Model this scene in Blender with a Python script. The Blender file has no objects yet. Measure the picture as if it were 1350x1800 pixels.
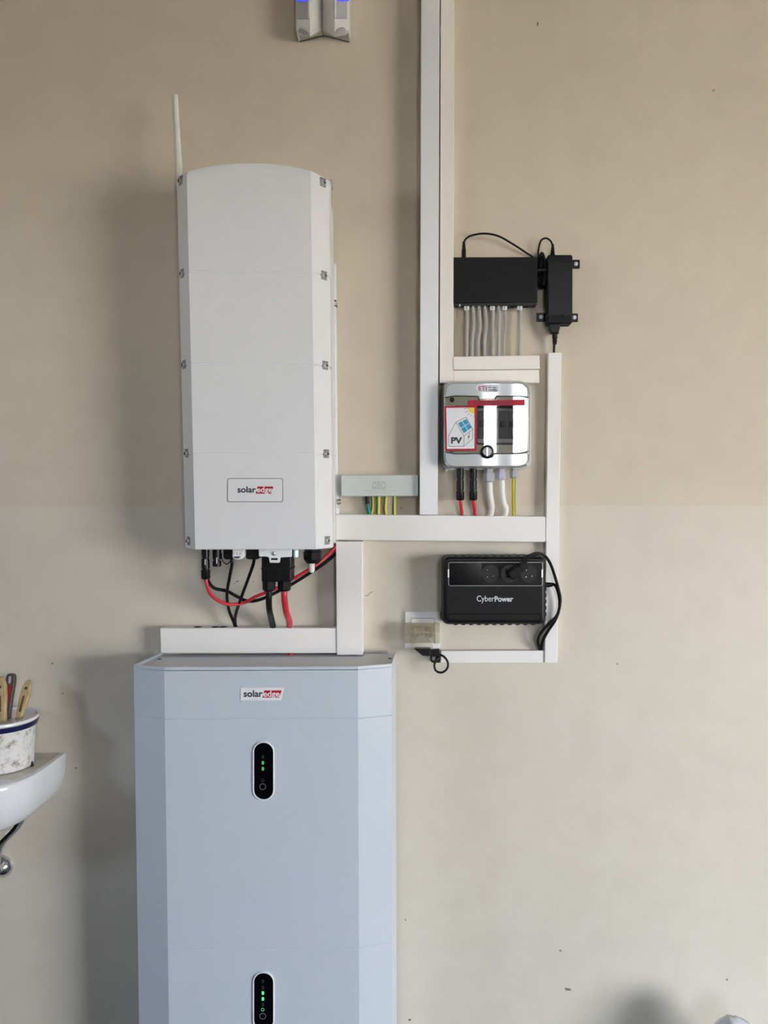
import bpy, bmesh, math, random
from mathutils import Vector, Matrix, noise
random.seed(7)
scene = bpy.context.scene
COL = scene.collection
R = math.radians

# ------------------------------------------------------------------ camera
FPX, PPX, PPY = 1500.0, 751.0, 930.0
YAW, PITCH = R(1.2), R(2.5)
CAM = Vector((0.0, -2.0, 1.47))
_fw = Vector((math.sin(YAW)*math.cos(PITCH), math.cos(YAW)*math.cos(PITCH), -math.sin(PITCH)))
_rt = Vector((math.cos(YAW), -math.sin(YAW), 0.0))
_up = _rt.cross(_fw)
cd = bpy.data.cameras.new('camera')
cd.sensor_fit = 'AUTO'; cd.sensor_width = 36.0
cd.lens = 36.0*FPX/1800.0
cd.shift_x = -(PPX-675.0)/1800.0
cd.shift_y = (PPY-900.0)/1800.0
cd.clip_start = 0.05
cam = bpy.data.objects.new('camera', cd); COL.objects.link(cam)
m3 = Matrix((_rt, _up, -_fw)).transposed()
cam.matrix_world = Matrix.Translation(CAM) @ m3.to_4x4()
scene.camera = cam

# ------------------------------------------------------------------ world, light, exposure
world = bpy.data.worlds.new('overcast_sky'); scene.world = world
world.use_nodes = True
bg = world.node_tree.nodes['Background']
wn = world.node_tree.nodes; wl = world.node_tree.links
wtc = wn.new('ShaderNodeTexCoord'); wsep = wn.new('ShaderNodeSeparateXYZ'); wr_ = wn.new('ShaderNodeValToRGB')
wl.new(wtc.outputs['Generated'], wsep.inputs[0]); wl.new(wsep.outputs['Z'], wr_.inputs['Fac'])
wr_.color_ramp.elements[0].position = 0.0; wr_.color_ramp.elements[0].color = (0.95, 0.96, 0.97, 1)     # hazy horizon
wr_.color_ramp.elements[1].position = 0.45; wr_.color_ramp.elements[1].color = (0.50, 0.70, 1.0, 1)    # blue higher up
wl.new(wr_.outputs['Color'], bg.inputs['Color'])
bg.inputs['Strength'].default_value = 10.0
vs = scene.view_settings
vs.view_transform = 'Standard'; vs.look = 'None'; vs.gamma = 1.0
vs.use_curve_mapping = False
vs.exposure = 1.86

# room dimensions (m): X right, Y into the picture wall (Y=0), Z up
XL, XR, YR, ZC = -2.6, 8.8, -4.6, 3.0
# openings in the wall behind the photographer (x0, x1, z0, z1): two narrow windows and, further right, the open garage gate
OPEN = ((0.56, 0.675, 0.9, 2.6), (0.78, 0.98, 0.9, 2.6), (4.1, 8.6, 0.0, 2.05))
LFILL = (-2.1, -1.65, 1.75, 2.25)                                   # fill opening added in the left wall to lift the shadows (y0, y1, z0, z1)
def portal(nm, w, h, loc, rot):
    ld = bpy.data.lights.new(nm, 'AREA'); ld.shape = 'RECTANGLE'
    ld.size = w; ld.size_y = h; ld.cycles.is_portal = True
    lo = bpy.data.objects.new(nm, ld); COL.objects.link(lo)
    lo.location = loc; lo.rotation_euler = rot
for x0, x1, z0, z1 in OPEN:
    portal('opening_portal', x1-x0, z1-z0, ((x0+x1)/2, YR-0.1, (z0+z1)/2), (R(90), 0, 0))
portal('side_fill_portal', LFILL[1]-LFILL[0], LFILL[3]-LFILL[2], (XL-0.05, (LFILL[0]+LFILL[1])/2, (LFILL[2]+LFILL[3])/2), (R(90), 0, R(-90)))
sd = bpy.data.lights.new('sun', 'SUN'); sd.energy = 30.0; sd.angle = R(0.6); sd.color = (1.0, 0.90, 0.76)
sun = bpy.data.objects.new('sun', sd); COL.objects.link(sun)
sun.rotation_euler = Vector((-0.55, -0.25, -0.8)).to_track_quat('-Z', 'Y').to_euler()   # lights the yard outside, never enters the gate

# ------------------------------------------------------------------ projection helpers
def W(px, py, d=0.0):
    """world point seen at photo pixel (px,py) lying d metres in front of the wall"""
    r = _fw*FPX + _rt*(px-PPX) - _up*(py-PPY)
    t = (-d - CAM.y)/r.y
    return CAM + r*t
def S(d):
    return FPX/(2.0-d)

# ------------------------------------------------------------------ materials
MATS = {}
def mat(name, col, rough=0.5, metal=0.0, var=0.04, vscale=30.0, bump=0.0, bscale=200.0, coat=0.0, spec=0.5,
        emit=None, estr=0.0, trans=0.0):
    m = bpy.data.materials.new(name); m.use_nodes = True
    nt = m.node_tree; b = nt.nodes['Principled BSDF']
    b.inputs['Roughness'].default_value = rough
    b.inputs['Metallic'].default_value = metal
    b.inputs['Coat Weight'].default_value = coat
    b.inputs['Coat Roughness'].default_value = 0.05
    b.inputs['Specular IOR Level'].default_value = spec
    b.inputs['Transmission Weight'].default_value = trans
    tc = nt.nodes.new('ShaderNodeTexCoord')
    n = nt.nodes.new('ShaderNodeTexNoise'); n.inputs['Scale'].default_value = vscale
    n.inputs['Detail'].default_value = 4
    nt.links.new(tc.outputs['Object'], n.inputs['Vector'])
    r = nt.nodes.new('ShaderNodeValToRGB')
    lo = [max(0, c*(1-var)) for c in col]; hi = [min(1, c*(1+var)) for c in col]
    r.color_ramp.elements[0].position = 0.3; r.color_ramp.elements[1].position = 0.7
    r.color_ramp.elements[0].color = (*lo, 1); r.color_ramp.elements[1].color = (*hi, 1)
    nt.links.new(n.outputs['Fac'], r.inputs['Fac'])
    nt.links.new(r.outputs['Color'], b.inputs['Base Color'])
    if bump:
        n2 = nt.nodes.new('ShaderNodeTexNoise'); n2.inputs['Scale'].default_value = bscale
        n2.inputs['Detail'].default_value = 6
        nt.links.new(tc.outputs['Object'], n2.inputs['Vector'])
        bp = nt.nodes.new('ShaderNodeBump'); bp.inputs['Strength'].default_value = bump
        bp.inputs['Distance'].default_value = 0.002
        nt.links.new(n2.outputs['Fac'], bp.inputs['Height'])
        nt.links.new(bp.outputs['Normal'], b.inputs['Normal'])
    if emit:
        b.inputs['Emission Color'].default_value = (*emit, 1)
        b.inputs['Emission Strength'].default_value = estr
    MATS[name] = m
    return m

def wall_mat(name, col, rough, spec):
    m = mat(name, col, rough=rough, var=0.018, vscale=2.2, bump=0.25, bscale=60, spec=spec)
    nt = m.node_tree; b = nt.nodes['Principled BSDF']
    ramp = [n for n in nt.nodes if n.type == 'VALTORGB'][0]
    tc = [n for n in nt.nodes if n.type == 'TEX_COORD'][0]
    # sparse dirt specks
    v = nt.nodes.new('ShaderNodeTexVoronoi'); v.inputs['Scale'].default_value = 3.6
    nt.links.new(tc.outputs['Object'], v.inputs['Vector'])
    r2 = nt.nodes.new('ShaderNodeValToRGB')
    r2.color_ramp.elements[0].position = 0.006; r2.color_ramp.elements[0].color = (0.55, 0.5, 0.45, 1)
    r2.color_ramp.elements[1].position = 0.014; r2.color_ramp.elements[1].color = (1, 1, 1, 1)
    nt.links.new(v.outputs['Distance'], r2.inputs['Fac'])
    # faint roller marks / smudges
    n3 = nt.nodes.new('ShaderNodeTexNoise'); n3.inputs['Scale'].default_value = 14; n3.inputs['Detail'].default_value = 8
    nt.links.new(tc.outputs['Object'], n3.inputs['Vector'])
    r3 = nt.nodes.new('ShaderNodeValToRGB')
    r3.color_ramp.elements[0].position = 0.3; r3.color_ramp.elements[0].color = (0.96, 0.955, 0.95, 1)
    r3.color_ramp.elements[1].position = 0.6; r3.color_ramp.elements[1].color = (1, 1, 1, 1)
    nt.links.new(n3.outputs['Fac'], r3.inputs['Fac'])
    def mul(a, c):
        x = nt.nodes.new('ShaderNodeMix'); x.data_type = 'RGBA'; x.blend_type = 'MULTIPLY'
        x.inputs[0].default_value = 1
        nt.links.new(a, x.inputs[6]); nt.links.new(c, x.inputs[7]); return x.outputs[2]
    o = mul(mul(ramp.outputs['Color'], r2.outputs['Color']), r3.outputs['Color'])
    nt.links.new(o, b.inputs['Base Color'])
    return m

wall_mat('wall_upper', (0.66, 0.585, 0.475), 0.85, 0.2)
wall_mat('wall_lower', (0.665, 0.605, 0.505), 0.55, 0.45)
mat('ceiling_white', (0.40, 0.35, 0.28), 0.9)
mat('rough_plaster', (0.15, 0.13, 0.10), 0.9, var=0.15, vscale=4)
mat('floor_concrete', (0.045, 0.043, 0.041), 0.7, var=0.15, vscale=3, bump=0.2, bscale=40)
mat('driveway', (0.34, 0.285, 0.21), 0.9, var=0.15, vscale=2)
mat('powder_white', (0.80, 0.80, 0.81), 0.38, var=0.01, bump=0.05, bscale=900)
mat('battery_white', (0.59, 0.635, 0.695), 0.33, var=0.01, bump=0.05, bscale=900)
mat('lid_top', (0.74, 0.75, 0.77), 0.45, var=0.02)
mat('recess_grey', (0.28, 0.28, 0.28), 0.4)
mat('chassis_grey', (0.70, 0.70, 0.69), 0.45)
mat('pvc_white', (0.86, 0.83, 0.80), 0.42, var=0.012, vscale=8)
mat('pvc_cool', (0.80, 0.81, 0.83), 0.32, var=0.012, vscale=8)
mat('pvc_warm', (0.88, 0.82, 0.76), 0.42, var=0.012, vscale=8)
mat('black_plastic', (0.005, 0.005, 0.0055), 0.36, var=0.2, spec=0.3)
mat('black_matte', (0.007, 0.007, 0.0075), 0.55, var=0.15, bump=0.1, bscale=700, spec=0.25)
mat('black_gloss', (0.002, 0.002, 0.004), 0.12, var=0.1, spec=0.3)
mat('black_rubber', (0.006, 0.0055, 0.0055), 0.45, var=0.2, spec=0.3)
mat('dark_metal', (0.02, 0.019, 0.017), 0.55, var=0.1)
mat('slot_black', (0.004, 0.004, 0.004), 0.7)
mat('red_cable', (0.62, 0.025, 0.04), 0.42)
mat('white_cable', (0.83, 0.80, 0.75), 0.45)
mat('grey_cable', (0.42, 0.41, 0.40), 0.5, var=0.1, vscale=200)
mat('earth_yellow', (0.62, 0.52, 0.05), 0.45)
mat('earth_green', (0.05, 0.16, 0.02), 0.45)
mat('teal_cable', (0.0, 0.22, 0.17), 0.45)
mat('grey_box', (0.40, 0.425, 0.425), 0.3, coat=1.0, var=0.01)
mat('grey_base', (0.52, 0.53, 0.53), 0.4)
mat('grey_cover', (0.60, 0.64, 0.62), 0.4, var=0.015)
mat('grey_gland', (0.42, 0.43, 0.44), 0.4)
mat('lilac_gland', (0.52, 0.51, 0.62), 0.4)
mat('cream_plate', (0.82, 0.77, 0.62), 0.45)
mat('breaker_dark', (0.06, 0.06, 0.06), 0.5)
mat('breaker_grey', (0.15, 0.15, 0.155), 0.5)
mat('steel', (0.72, 0.71, 0.69), 0.30, metal=0.8, var=0.08)
mat('knob_metal', (0.30, 0.30, 0.30), 0.42, metal=0.8)
mat('chrome', (0.72, 0.72, 0.74), 0.10, metal=1.0, var=0.02)
mat('brown_insert', (0.30, 0.22, 0.14), 0.5)
mat('brass', (0.38, 0.27, 0.14), 0.35, metal=0.7)
mat('frame_trim', (0.30, 0.30, 0.29), 0.35, metal=0.8)
mat('silver_trim', (0.62, 0.62, 0.60), 0.28, metal=0.9)
mat('ink_dark', (0.03, 0.035, 0.045), 0.5)
mat('ink_grey', (0.36, 0.38, 0.37), 0.5)
mat('ink_red', (0.50, 0.015, 0.035), 0.45, spec=0.2)
mat('ink_line', (0.09, 0.09, 0.10), 0.5)
mat('ink_magenta', (0.42, 0.02, 0.12), 0.45)
mat('print_white', (0.86, 0.86, 0.86), 0.45)
mat('print_silver', (0.66, 0.67, 0.68), 0.4)
mat('sticker_white', (0.74, 0.74, 0.76), 0.35)
mat('sticker_red', (0.46, 0.02, 0.04), 0.45, spec=0.2)
mat('sticker_blue', (0.01, 0.25, 0.46), 0.4)
mat('sticker_lightblue', (0.25, 0.62, 0.80), 0.4)
mat('sticker_yellow', (0.85, 0.55, 0.06), 0.4)
mat('paper_white', (0.92, 0.92, 0.90), 0.6)
mat('led_green', (0.03, 0.25, 0.06), 0.4, emit=(0.05, 0.6, 0.12), estr=0.14)
mat('led_green_bright', (0.03, 0.3, 0.08), 0.4, emit=(0.06, 0.9, 0.2), estr=0.35)
mat('led_off', (0.012, 0.035, 0.015), 0.4)
mat('led_cyan', (0.2, 0.6, 0.6), 0.4, emit=(0.45, 1.0, 0.95), estr=0.5)
mat('led_blue', (0.05, 0.05, 0.5), 0.3, emit=(0.08, 0.08, 0.9), estr=0.3)
mat('ring_grey', (0.13, 0.13, 0.14), 0.4)
mat('ring_dim', (0.03, 0.03, 0.033), 0.4)
mat('detector_white', (0.80, 0.79, 0.77), 0.4)
mat('detector_lens', (0.50, 0.50, 0.53), 0.35)
mat('ceramic', (0.82, 0.83, 0.85), 0.08, coat=0.5, var=0.02, vscale=5)
mat('ceramic_dirty', (0.60, 0.56, 0.50), 0.25, var=0.18, vscale=16)
mat('enamel_navy', (0.012, 0.012, 0.07), 0.25)
mat('wood_handle', (0.50, 0.37, 0.19), 0.5, var=0.25, vscale=60)
mat('wood_dark', (0.12, 0.075, 0.035), 0.6, var=0.3, vscale=60)
mat('brown_plastic', (0.075, 0.055, 0.05), 0.45)
mat('red_plastic', (0.35, 0.012, 0.02), 0.4)
mat('braided_hose', (0.42, 0.42, 0.42), 0.35, metal=0.7, var=0.35, vscale=400)
mat('scuff', (0.20, 0.17, 0.13), 0.8)

def enamel_mat():
    m = mat('enamel_worn', (0.78, 0.76, 0.74), 0.35, var=0.02)
    nt = m.node_tree; b = nt.nodes['Principled BSDF']
    ramp = [n for n in nt.nodes if n.type == 'VALTORGB'][0]
    tc = [n for n in nt.nodes if n.type == 'TEX_COORD'][0]
    n = nt.nodes.new('ShaderNodeTexNoise'); n.inputs['Scale'].default_value = 55; n.inputs['Detail'].default_value = 10
    n.inputs['Roughness'].default_value = 0.7
    nt.links.new(tc.outputs['Object'], n.inputs['Vector'])
    r = nt.nodes.new('ShaderNodeValToRGB')
    r.color_ramp.elements[0].position = 0.30; r.color_ramp.elements[0].color = (0.22, 0.17, 0.13, 1)
    r.color_ramp.elements[1].position = 0.50; r.color_ramp.elements[1].color = (1, 1, 1, 1)
    nt.links.new(n.outputs['Fac'], r.inputs['Fac'])
    x = nt.nodes.new('ShaderNodeMix'); x.data_type = 'RGBA'; x.blend_type = 'MULTIPLY'; x.inputs[0].default_value = 1
    nt.links.new(ramp.outputs['Color'], x.inputs[6]); nt.links.new(r.outputs['Color'], x.inputs[7])
    nt.links.new(x.outputs[2], b.inputs['Base Color'])
enamel_mat()

def glass_mat(name, tint, rough=0.02, fres=1.5):
    m = bpy.data.materials.new(name); m.use_nodes = True
    nt = m.node_tree; nt.nodes.clear()
    o = nt.nodes.new('ShaderNodeOutputMaterial')
    t = nt.nodes.new('ShaderNodeBsdfTransparent'); t.inputs['Color'].default_value = (*tint, 1)
    g = nt.nodes.new('ShaderNodeBsdfGlossy'); g.inputs['Roughness'].default_value = rough
    f = nt.nodes.new('ShaderNodeFresnel'); f.inputs['IOR'].default_value = fres
    x = nt.nodes.new('ShaderNodeMixShader')
    nt.links.new(f.outputs[0], x.inputs[0]); nt.links.new(t.outputs[0], x.inputs[1]); nt.links.new(g.outputs[0], x.inputs[2])
    nt.links.new(x.outputs[0], o.inputs['Surface'])
    MATS[name] = m
glass_mat('clear_door', (0.95, 0.95, 0.93), 0.012, 1.45)

def translucent_mat(name, col, alpha):
    m = mat(name, col, 0.18, var=0.05, coat=0.4)
    nt = m.node_tree; b = nt.nodes['Principled BSDF']; out = [n for n in nt.nodes if n.type == 'OUTPUT_MATERIAL'][0]
    t = nt.nodes.new('ShaderNodeBsdfTransparent'); t.inputs['Color'].default_value = (0.93, 0.90, 0.82, 1)
    x = nt.nodes.new('ShaderNodeMixShader'); x.inputs[0].default_value = alpha
    nt.links.new(t.outputs[0], x.inputs[1]); nt.links.new(b.outputs[0], x.inputs[2])
    nt.links.new(x.outputs[0], out.inputs['Surface'])
translucent_mat('smoky_plastic', (0.62, 0.57, 0.45), 0.27)
translucent_mat('clear_plastic', (0.70, 0.70, 0.66), 0.28)
translucent_mat('bag_film', (0.62, 0.64, 0.72), 0.75)

# ------------------------------------------------------------------ mesh builder
class MB:
    def __init__(self): self.v = []; self.f = []
    def add(self, vs, fs):
        o = len(self.v); self.v += [tuple(p) for p in vs]
        self.f += [tuple(i+o for i in f) for f in fs]; return self
    def box(self, x0, x1, y0, y1, z0, z1):
        return self.add([(x, y, z) for z in (z0, z1) for x, y in ((x0, y0), (x1, y0), (x1, y1), (x0, y1))],
                        [(0, 1, 2, 3), (4, 5, 6, 7), (0, 1, 5, 4), (1, 2, 6, 5), (2, 3, 7, 6), (3, 0, 4, 7)])
    def prism(self, front, back):
        n = len(front)
        fs = [tuple(range(n)), tuple(range(2*n-1, n-1, -1))]
        fs += [(i, (i+1) % n, n+(i+1) % n, n+i) for i in range(n)]
        return self.add(list(front)+list(back), fs)
    def px(self, poly, d1, d0=0.0, taper=0.0):
        """pixel polygon at front distance d1, extruded straight back to distance d0"""
        fr = [W(x, y, d1) for x, y in poly]
        c = sum(fr, Vector())/len(fr)
        bk = [Vector((p.x+(p.x-c.x)*taper, -d0, p.z+(p.z-c.z)*taper)) for p in fr]
        return self.prism(fr, bk)
    def ring(self, outer, inner, d1, d0):
        n = len(outer)
        of = [W(x, y, d1) for x, y in outer]; nf = [W(x, y, d1) for x, y in inner]
        ob = [Vector((p.x, -d0, p.z)) for p in of]; ib = [Vector((p.x, -d0, p.z)) for p in nf]
        fs = []
        for i in range(n):
            j = (i+1) % n
            fs += [(i, j, n+j, n+i), (2*n+i, 2*n+j, j, i), (n+i, n+j, 3*n+j, 3*n+i), (2*n+j, 2*n+i, 3*n+i, 3*n+j)]
        return self.add(of+nf+ob+ib, fs)
    def loft(self, rings, cap=True, closed=True):
        n = len(rings[0]); vs = [p for r in rings for p in r]; fs = []
        for k in range(len(rings)-1):
            for i in range(n if closed else n-1):
                j = (i+1) % n
                fs.append((k*n+i, k*n+j, (k+1)*n+j, (k+1)*n+i))
        if cap:
            fs.append(tuple(range(n-1, -1, -1))); b = (len(rings)-1)*n
            fs.append(tuple(range(b, b+n)))
        return self.add(vs, fs)
    def tube(self, pts, r, seg=10, smooth=True, radii=None):
        pts = [Vector(p) for p in pts]
        if smooth and len(pts) > 2: pts, radii = spline(pts, radii)
        rings = []; prev = None
        for i, p in enumerate(pts):
            t = (pts[min(i+1, len(pts)-1)]-pts[max(i-1, 0)])
            t = t.normalized() if t.length > 1e-9 else Vector((0, 0, 1))
            if prev is None:
                a = Vector((0, 1, 0)) if abs(t.y) < 0.9 else Vector((1, 0, 0))
                u = t.cross(a).normalized()
            else:
                u = (prev - t*prev.dot(t)).normalized()
            prev = u; w = t.cross(u)
            rr = radii[i] if radii else r
            rings.append([p+(u*math.cos(2*math.pi*k/seg)+w*math.sin(2*math.pi*k/seg))*rr for k in range(seg)])
        return self.loft(rings)
    def lathe(self, origin, axis, prof, seg=24, rot=0.0):
        """prof: list of (distance along axis, radius)"""
        a = Vector(axis).normalized(); b = Vector((1, 0, 0)) if abs(a.x) < 0.9 else Vector((0, 1, 0))
        u = (b-a*a.dot(b)).normalized(); w = a.cross(u); o = Vector(origin)
        rings = [[o+a*h+(u*math.cos(rot+2*math.pi*k/seg)+w*math.sin(rot+2*math.pi*k/seg))*max(r, 1e-5) for k in range(seg)] for h, r in prof]
        return self.loft(rings)
    def frame(self, o, u, v, n, poly, h, h0=0.0):
        """local polygon (a,b) in plane (u,v) at o, extruded along n from h0 to h"""
        o = Vector(o); fr = [o+u*a+v*b+n*h for a, b in poly]; bk = [o+u*a+v*b+n*h0 for a, b in poly]
        return self.prism(fr, bk)

def spline(pts, radii=None, k=6):
    P = [pts[0]*2-pts[1]]+pts+[pts[-1]*2-pts[-2]]
    out = []; ro = []
    for i in range(1, len(P)-2):
        p0, p1, p2, p3 = P[i-1:i+3]
        for s in range(k):
            t = s/k
            out.append(0.5*((2*p1)+(p2-p0)*t+(2*p0-5*p1+4*p2-p3)*t*t+(3*p1-p0-3*p2+p3)*t**3))
            if radii: ro.append(radii[i-1]*(1-t)+radii[i]*t)
    out.append(pts[-1])
    if radii: ro.append(radii[-1])
    return out, (ro if radii else None)

ORIG = {}
def mesh_from(mb, bev=0.0, seg=2, smooth=True, ang=35):
    bm = bmesh.new()
    vs = [bm.verts.new(p) for p in mb.v]
    for f in mb.f:
        try: bm.faces.new([vs[i] for i in f])
        except ValueError: pass
    bmesh.ops.recalc_face_normals(bm, faces=bm.faces)
    if bev > 0:
        es = [e for e in bm.edges if len(e.link_faces) == 2 and e.calc_face_angle(0) > R(25)]
        bf = set(bmesh.ops.bevel(bm, geom=es, offset=bev, segments=seg, affect='EDGES', profile=0.5, clamp_overlap=True)['faces'])
        for f in bm.faces: f.smooth = smooth and f in bf
    me = bpy.data.meshes.new('m'); bm.to_mesh(me); bm.free()
    if smooth and bev <= 0:
        me.polygons.foreach_set('use_smooth', [True]*len(me.polygons))
        me.set_sharp_from_angle(angle=R(ang))
    return me

def link(name, me, m, parent=None, label=None):
    me.name = name
    o = bpy.data.objects.new(name, me); COL.objects.link(o)
    if m: me.materials.append(MATS[m])
    if parent is not None:
        L = ORIG[parent.name]; me.transform(Matrix.Translation(-L)); o.parent = parent; ORIG[o.name] = L
    else:
        xs = [v.co for v in me.vertices]
        lo = Vector([min(c[i] for c in xs) for i in range(3)]); hi = Vector([max(c[i] for c in xs) for i in range(3)])
        L = (lo+hi)/2; me.transform(Matrix.Translation(-L)); o.location = L; ORIG[o.name] = L
    if label: o['label'] = label
    return o
def part(name, mb, m, parent, bev=0.0, seg=2, smooth=True, label=None, ang=35):
    return link(name, mesh_from(mb, bev, seg, smooth, ang), m, parent, label)
def tag(o, label, cat, group=None):
    o['label'] = label; o['category'] = cat
    if group: o['group'] = group
    return o
def single(name, mb, m, label, cat, group=None, bev=0.0, seg=2, smooth=True, ang=35):
    return tag(link(name, mesh_from(mb, bev, seg, smooth, ang), m), label, cat, group)
def thing(name, label, cat, loc, group=None):
    o = bpy.data.objects.new(name, None); COL.objects.link(o)
    o.empty_display_size = 0.05; o.location = loc; ORIG[o.name] = Vector(loc)
    return tag(o, label, cat, group)
def struct(name, mb, m, bev=0.0):
    o = link(name, mesh_from(mb, bev, smooth=False), m); o['kind'] = 'structure'; return o

def rect(x0, y0, x1, y1): return [(x0, y0), (x1, y0), (x1, y1), (x0, y1)]
def rr(x0, y0, x1, y1, r, n=5):
    out = []
    for cx, cy, a0 in ((x1-r, y0+r, -90), (x1-r, y1-r, 0), (x0+r, y1-r, 90), (x0+r, y0+r, 180)):
        for k in range(n+1):
            a = R(a0+90*k/n); out.append((cx+r*math.cos(a), cy+r*math.sin(a)))
    return out
def circ(cx, cy, r, n=24, ry=None):
    ry = r if ry is None else ry
    return [(cx+r*math.cos(2*math.pi*k/n), cy+ry*math.sin(2*math.pi*k/n)) for k in range(n)]
def line_px(a, b, w):
    dx, dy = b[0]-a[0], b[1]-a[1]; l = math.hypot(dx, dy); nx, ny = -dy/l*w/2, dx/l*w/2
    return [(a[0]+nx, a[1]+ny), (b[0]+nx, b[1]+ny), (b[0]-nx, b[1]-ny), (a[0]-nx, a[1]-ny)]

def text(name, s, x0, y0, x1, y1, d, m, parent, bold=0.0, th=0.0004, dfun=None):
    """lettering fitted to a pixel box on a plane facing the room"""
    cu = bpy.data.curves.new('t', 'FONT'); cu.body = s; cu.size = 1.0; cu.offset = bold; cu.extrude = 0.5
    cu.resolution_u = 4
    ob = bpy.data.objects.new('t', cu); COL.objects.link(ob)
    dg = bpy.context.evaluated_depsgraph_get()
    me = bpy.data.meshes.new_from_object(ob.evaluated_get(dg))
    bpy.data.objects.remove(ob); bpy.data.curves.remove(cu)
    xs = [v.co.x for v in me.vertices]; ys = [v.co.y for v in me.vertices]
    ax, bx_, ay, by = min(xs), max(xs), min(ys), max(ys)
    for v in me.vertices:
        px = x0+(v.co.x-ax)/(bx_-ax)*(x1-x0); py = y1+(v.co.y-ay)/(by-ay)*(y0-y1)
        dd = dfun(py) if dfun else d
        q = W(px, py, dd)
        v.co = (q.x, q.y-(v.co.z+0.5)*th, q.z)
    return link(name, me, m, parent)

def tpx(pts, r, seg=10):
    """tube through (px,py,d) points, radius in pixels"""
    d = sum(p[2] for p in pts)/len(pts)
    return MB().tube([W(*p) for p in pts], r/S(d), seg)
def vlathe(px, d, prof, seg=24, rot=0.0):
    """vertical turned part: prof = [(py, r_px)]"""
    o = W(px, prof[0][0], d); s = S(d)
    return MB().lathe(o, (0, 0, -1), [((py-prof[0][0])/s, r/s) for py, r in prof], seg, rot)

# ================================================================== the room
ZD = W(675, 889, 0).z                                   # paint line between the two coats of wall paint
struct('wall_back', MB().box(XL, XR, 0.0, 0.15, 0, ZC), 'wall_upper')
wb = bpy.data.objects['wall_back']
lp = MB()
n = 160; xs = [XL+(XR-XL)*i/n for i in range(n+1)]
top = [ZD+0.0016*noise.noise(Vector((x*9, 0, 3)))+0.0008*noise.noise(Vector((x*40, 5, 0))) for x in xs]
vsL = []
for x, z in zip(xs, top): vsL += [(x, -0.0012, z), (x, -0.0012, 0.0), (x, 0.001, z), (x, 0.001, 0.0)]
fsL = []
for i in range(n):
    a, b = 4*i, 4*(i+1)
    fsL += [(a, a+1, b+1, b), (a+2, b+2, b+3, a+3), (a, b, b+2, a+2)]
lp.add(vsL, fsL)
part('lower_paint_coat', lp, 'wall_lower', wb, smooth=False, label='slightly glossier beige lower coat of paint')
for (x, y, w, h, a) in ((945, 42, 4, 9, 8), (985, 1671, 6, 4, 20), (998, 1739, 14, 6, 12), (713, 1617, 3, 3, 0), (1085, 1167, 4, 3, 0),
                        (1278, 1722, 4, 4, 0), (417, 1022, 8, 2.5, -30), (412, 1026, 3, 2, 0), (445, 1023, 3, 2, 0), (706, 893, 4, 2, 0),
                        (133, 1350, 4, 3, 10), (110, 1219, 2.5, 3, 0), (92, 1166, 4, 3, 0), (720, 1793, 7, 4, -20), (1140, 655, 40, 3, 3)):
    ca, sa = math.cos(R(a)), math.sin(R(a))
    pl = [(x+ca*u*w/2-sa*v*h/2, y+sa*u*w/2+ca*v*h/2) for u, v in ((math.cos(t)*random.uniform(.6, 1.1), math.sin(t)*random.uniform(.6, 1.1)) for t in [2*math.pi*k/9 for k in range(9)])]
    if w > 30: continue
    part('scuff_mark', MB().px(pl, 0.0018, 0.0006), 'scuff', wb, smooth=False)
part('scuff_mark', tpx([(641, 1047, .002), (646, 1047, .002), (650, 1043, .002), (655, 1040, .002)], 0.5, 6), 'scuff', wb)

struct('floor', MB().box(XL, XR, YR, 0.0, -0.1, 0.0), 'floor_concrete')
struct('ceiling', MB().box(XL, XR, YR-0.2, 0.15, ZC, ZC+0.1), 'ceiling_white')
wl_ = MB(); x0, x1 = XL-0.1, XL
wl_.box(x0, x1, YR-0.2, LFILL[0], 0, ZC); wl_.box(x0, x1, LFILL[1], 0.15, 0, ZC); wl_.box(x0, x1, LFILL[0], LFILL[1], 0, LFILL[2]); wl_.box(x0, x1, LFILL[0], LFILL[1], LFILL[3], ZC)
struct('wall_left', wl_, 'rough_plaster')
struct('wall_right', MB().box(XR, XR+0.1, YR-0.2, 0.15, 0, ZC), 'rough_plaster')
wf = MB(); y0, y1 = YR-0.2, YR
cuts = [XL]+[c for q in OPEN for c in q[:2]]+[XR]
for k in range(0, len(cuts), 2): wf.box(cuts[k], cuts[k+1], y0, y1, 0, ZC)
for q in OPEN:
    if q[2] > 0: wf.box(q[0], q[1], y0, y1, 0, q[2])
    wf.box(q[0], q[1], y0, y1, q[3], ZC)
struct('wall_front', wf, 'rough_plaster')
struct('ground_outside', MB().box(-30, 40, -45, 30, -0.25, -0.1), 'driveway')

# ================================================================== inverter
def inv_d(y): return 0.207 - 0.017*(y-300)/668.0       # the unit leans out a little at its top
def lerp(a, b, t): return a+(b-a)*t
def inv_ring(y, inset=0.0, back=0.115, ztop=None):
    t = (y-297)/669.0; d = inv_d(y)-inset; c = 0.045
    fl, fr_ = lerp(328, 343.3, t), lerp(546, 555.3, t)
    ol, or_ = lerp(310.5, 326.3, t), lerp(578, 584.5, t)
    A = W(ol, y, d-c); B = W(fl, y, d); Cc = W(fr_, y, d); D = W(or_, y, d-c)
    z = B.z if ztop is None else ztop
    ins = inset*0.8
    pts = [Vector((A.x+ins, -back, z)), Vector((A.x+ins, A.y, z)), Vector((B.x, B.y, z)), Vector((Cc.x, Cc.y, z)), Vector((D.x-ins, D.y, z)), Vector((D.x-ins, -back, z))]
    return pts
inv = thing('solar_inverter', 'tall white wall inverter with arched top, antenna and red logo above the cable trunking', 'inverter', W(452, 966, 0.1))
grooves = [477, 640, 797.5]
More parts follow.
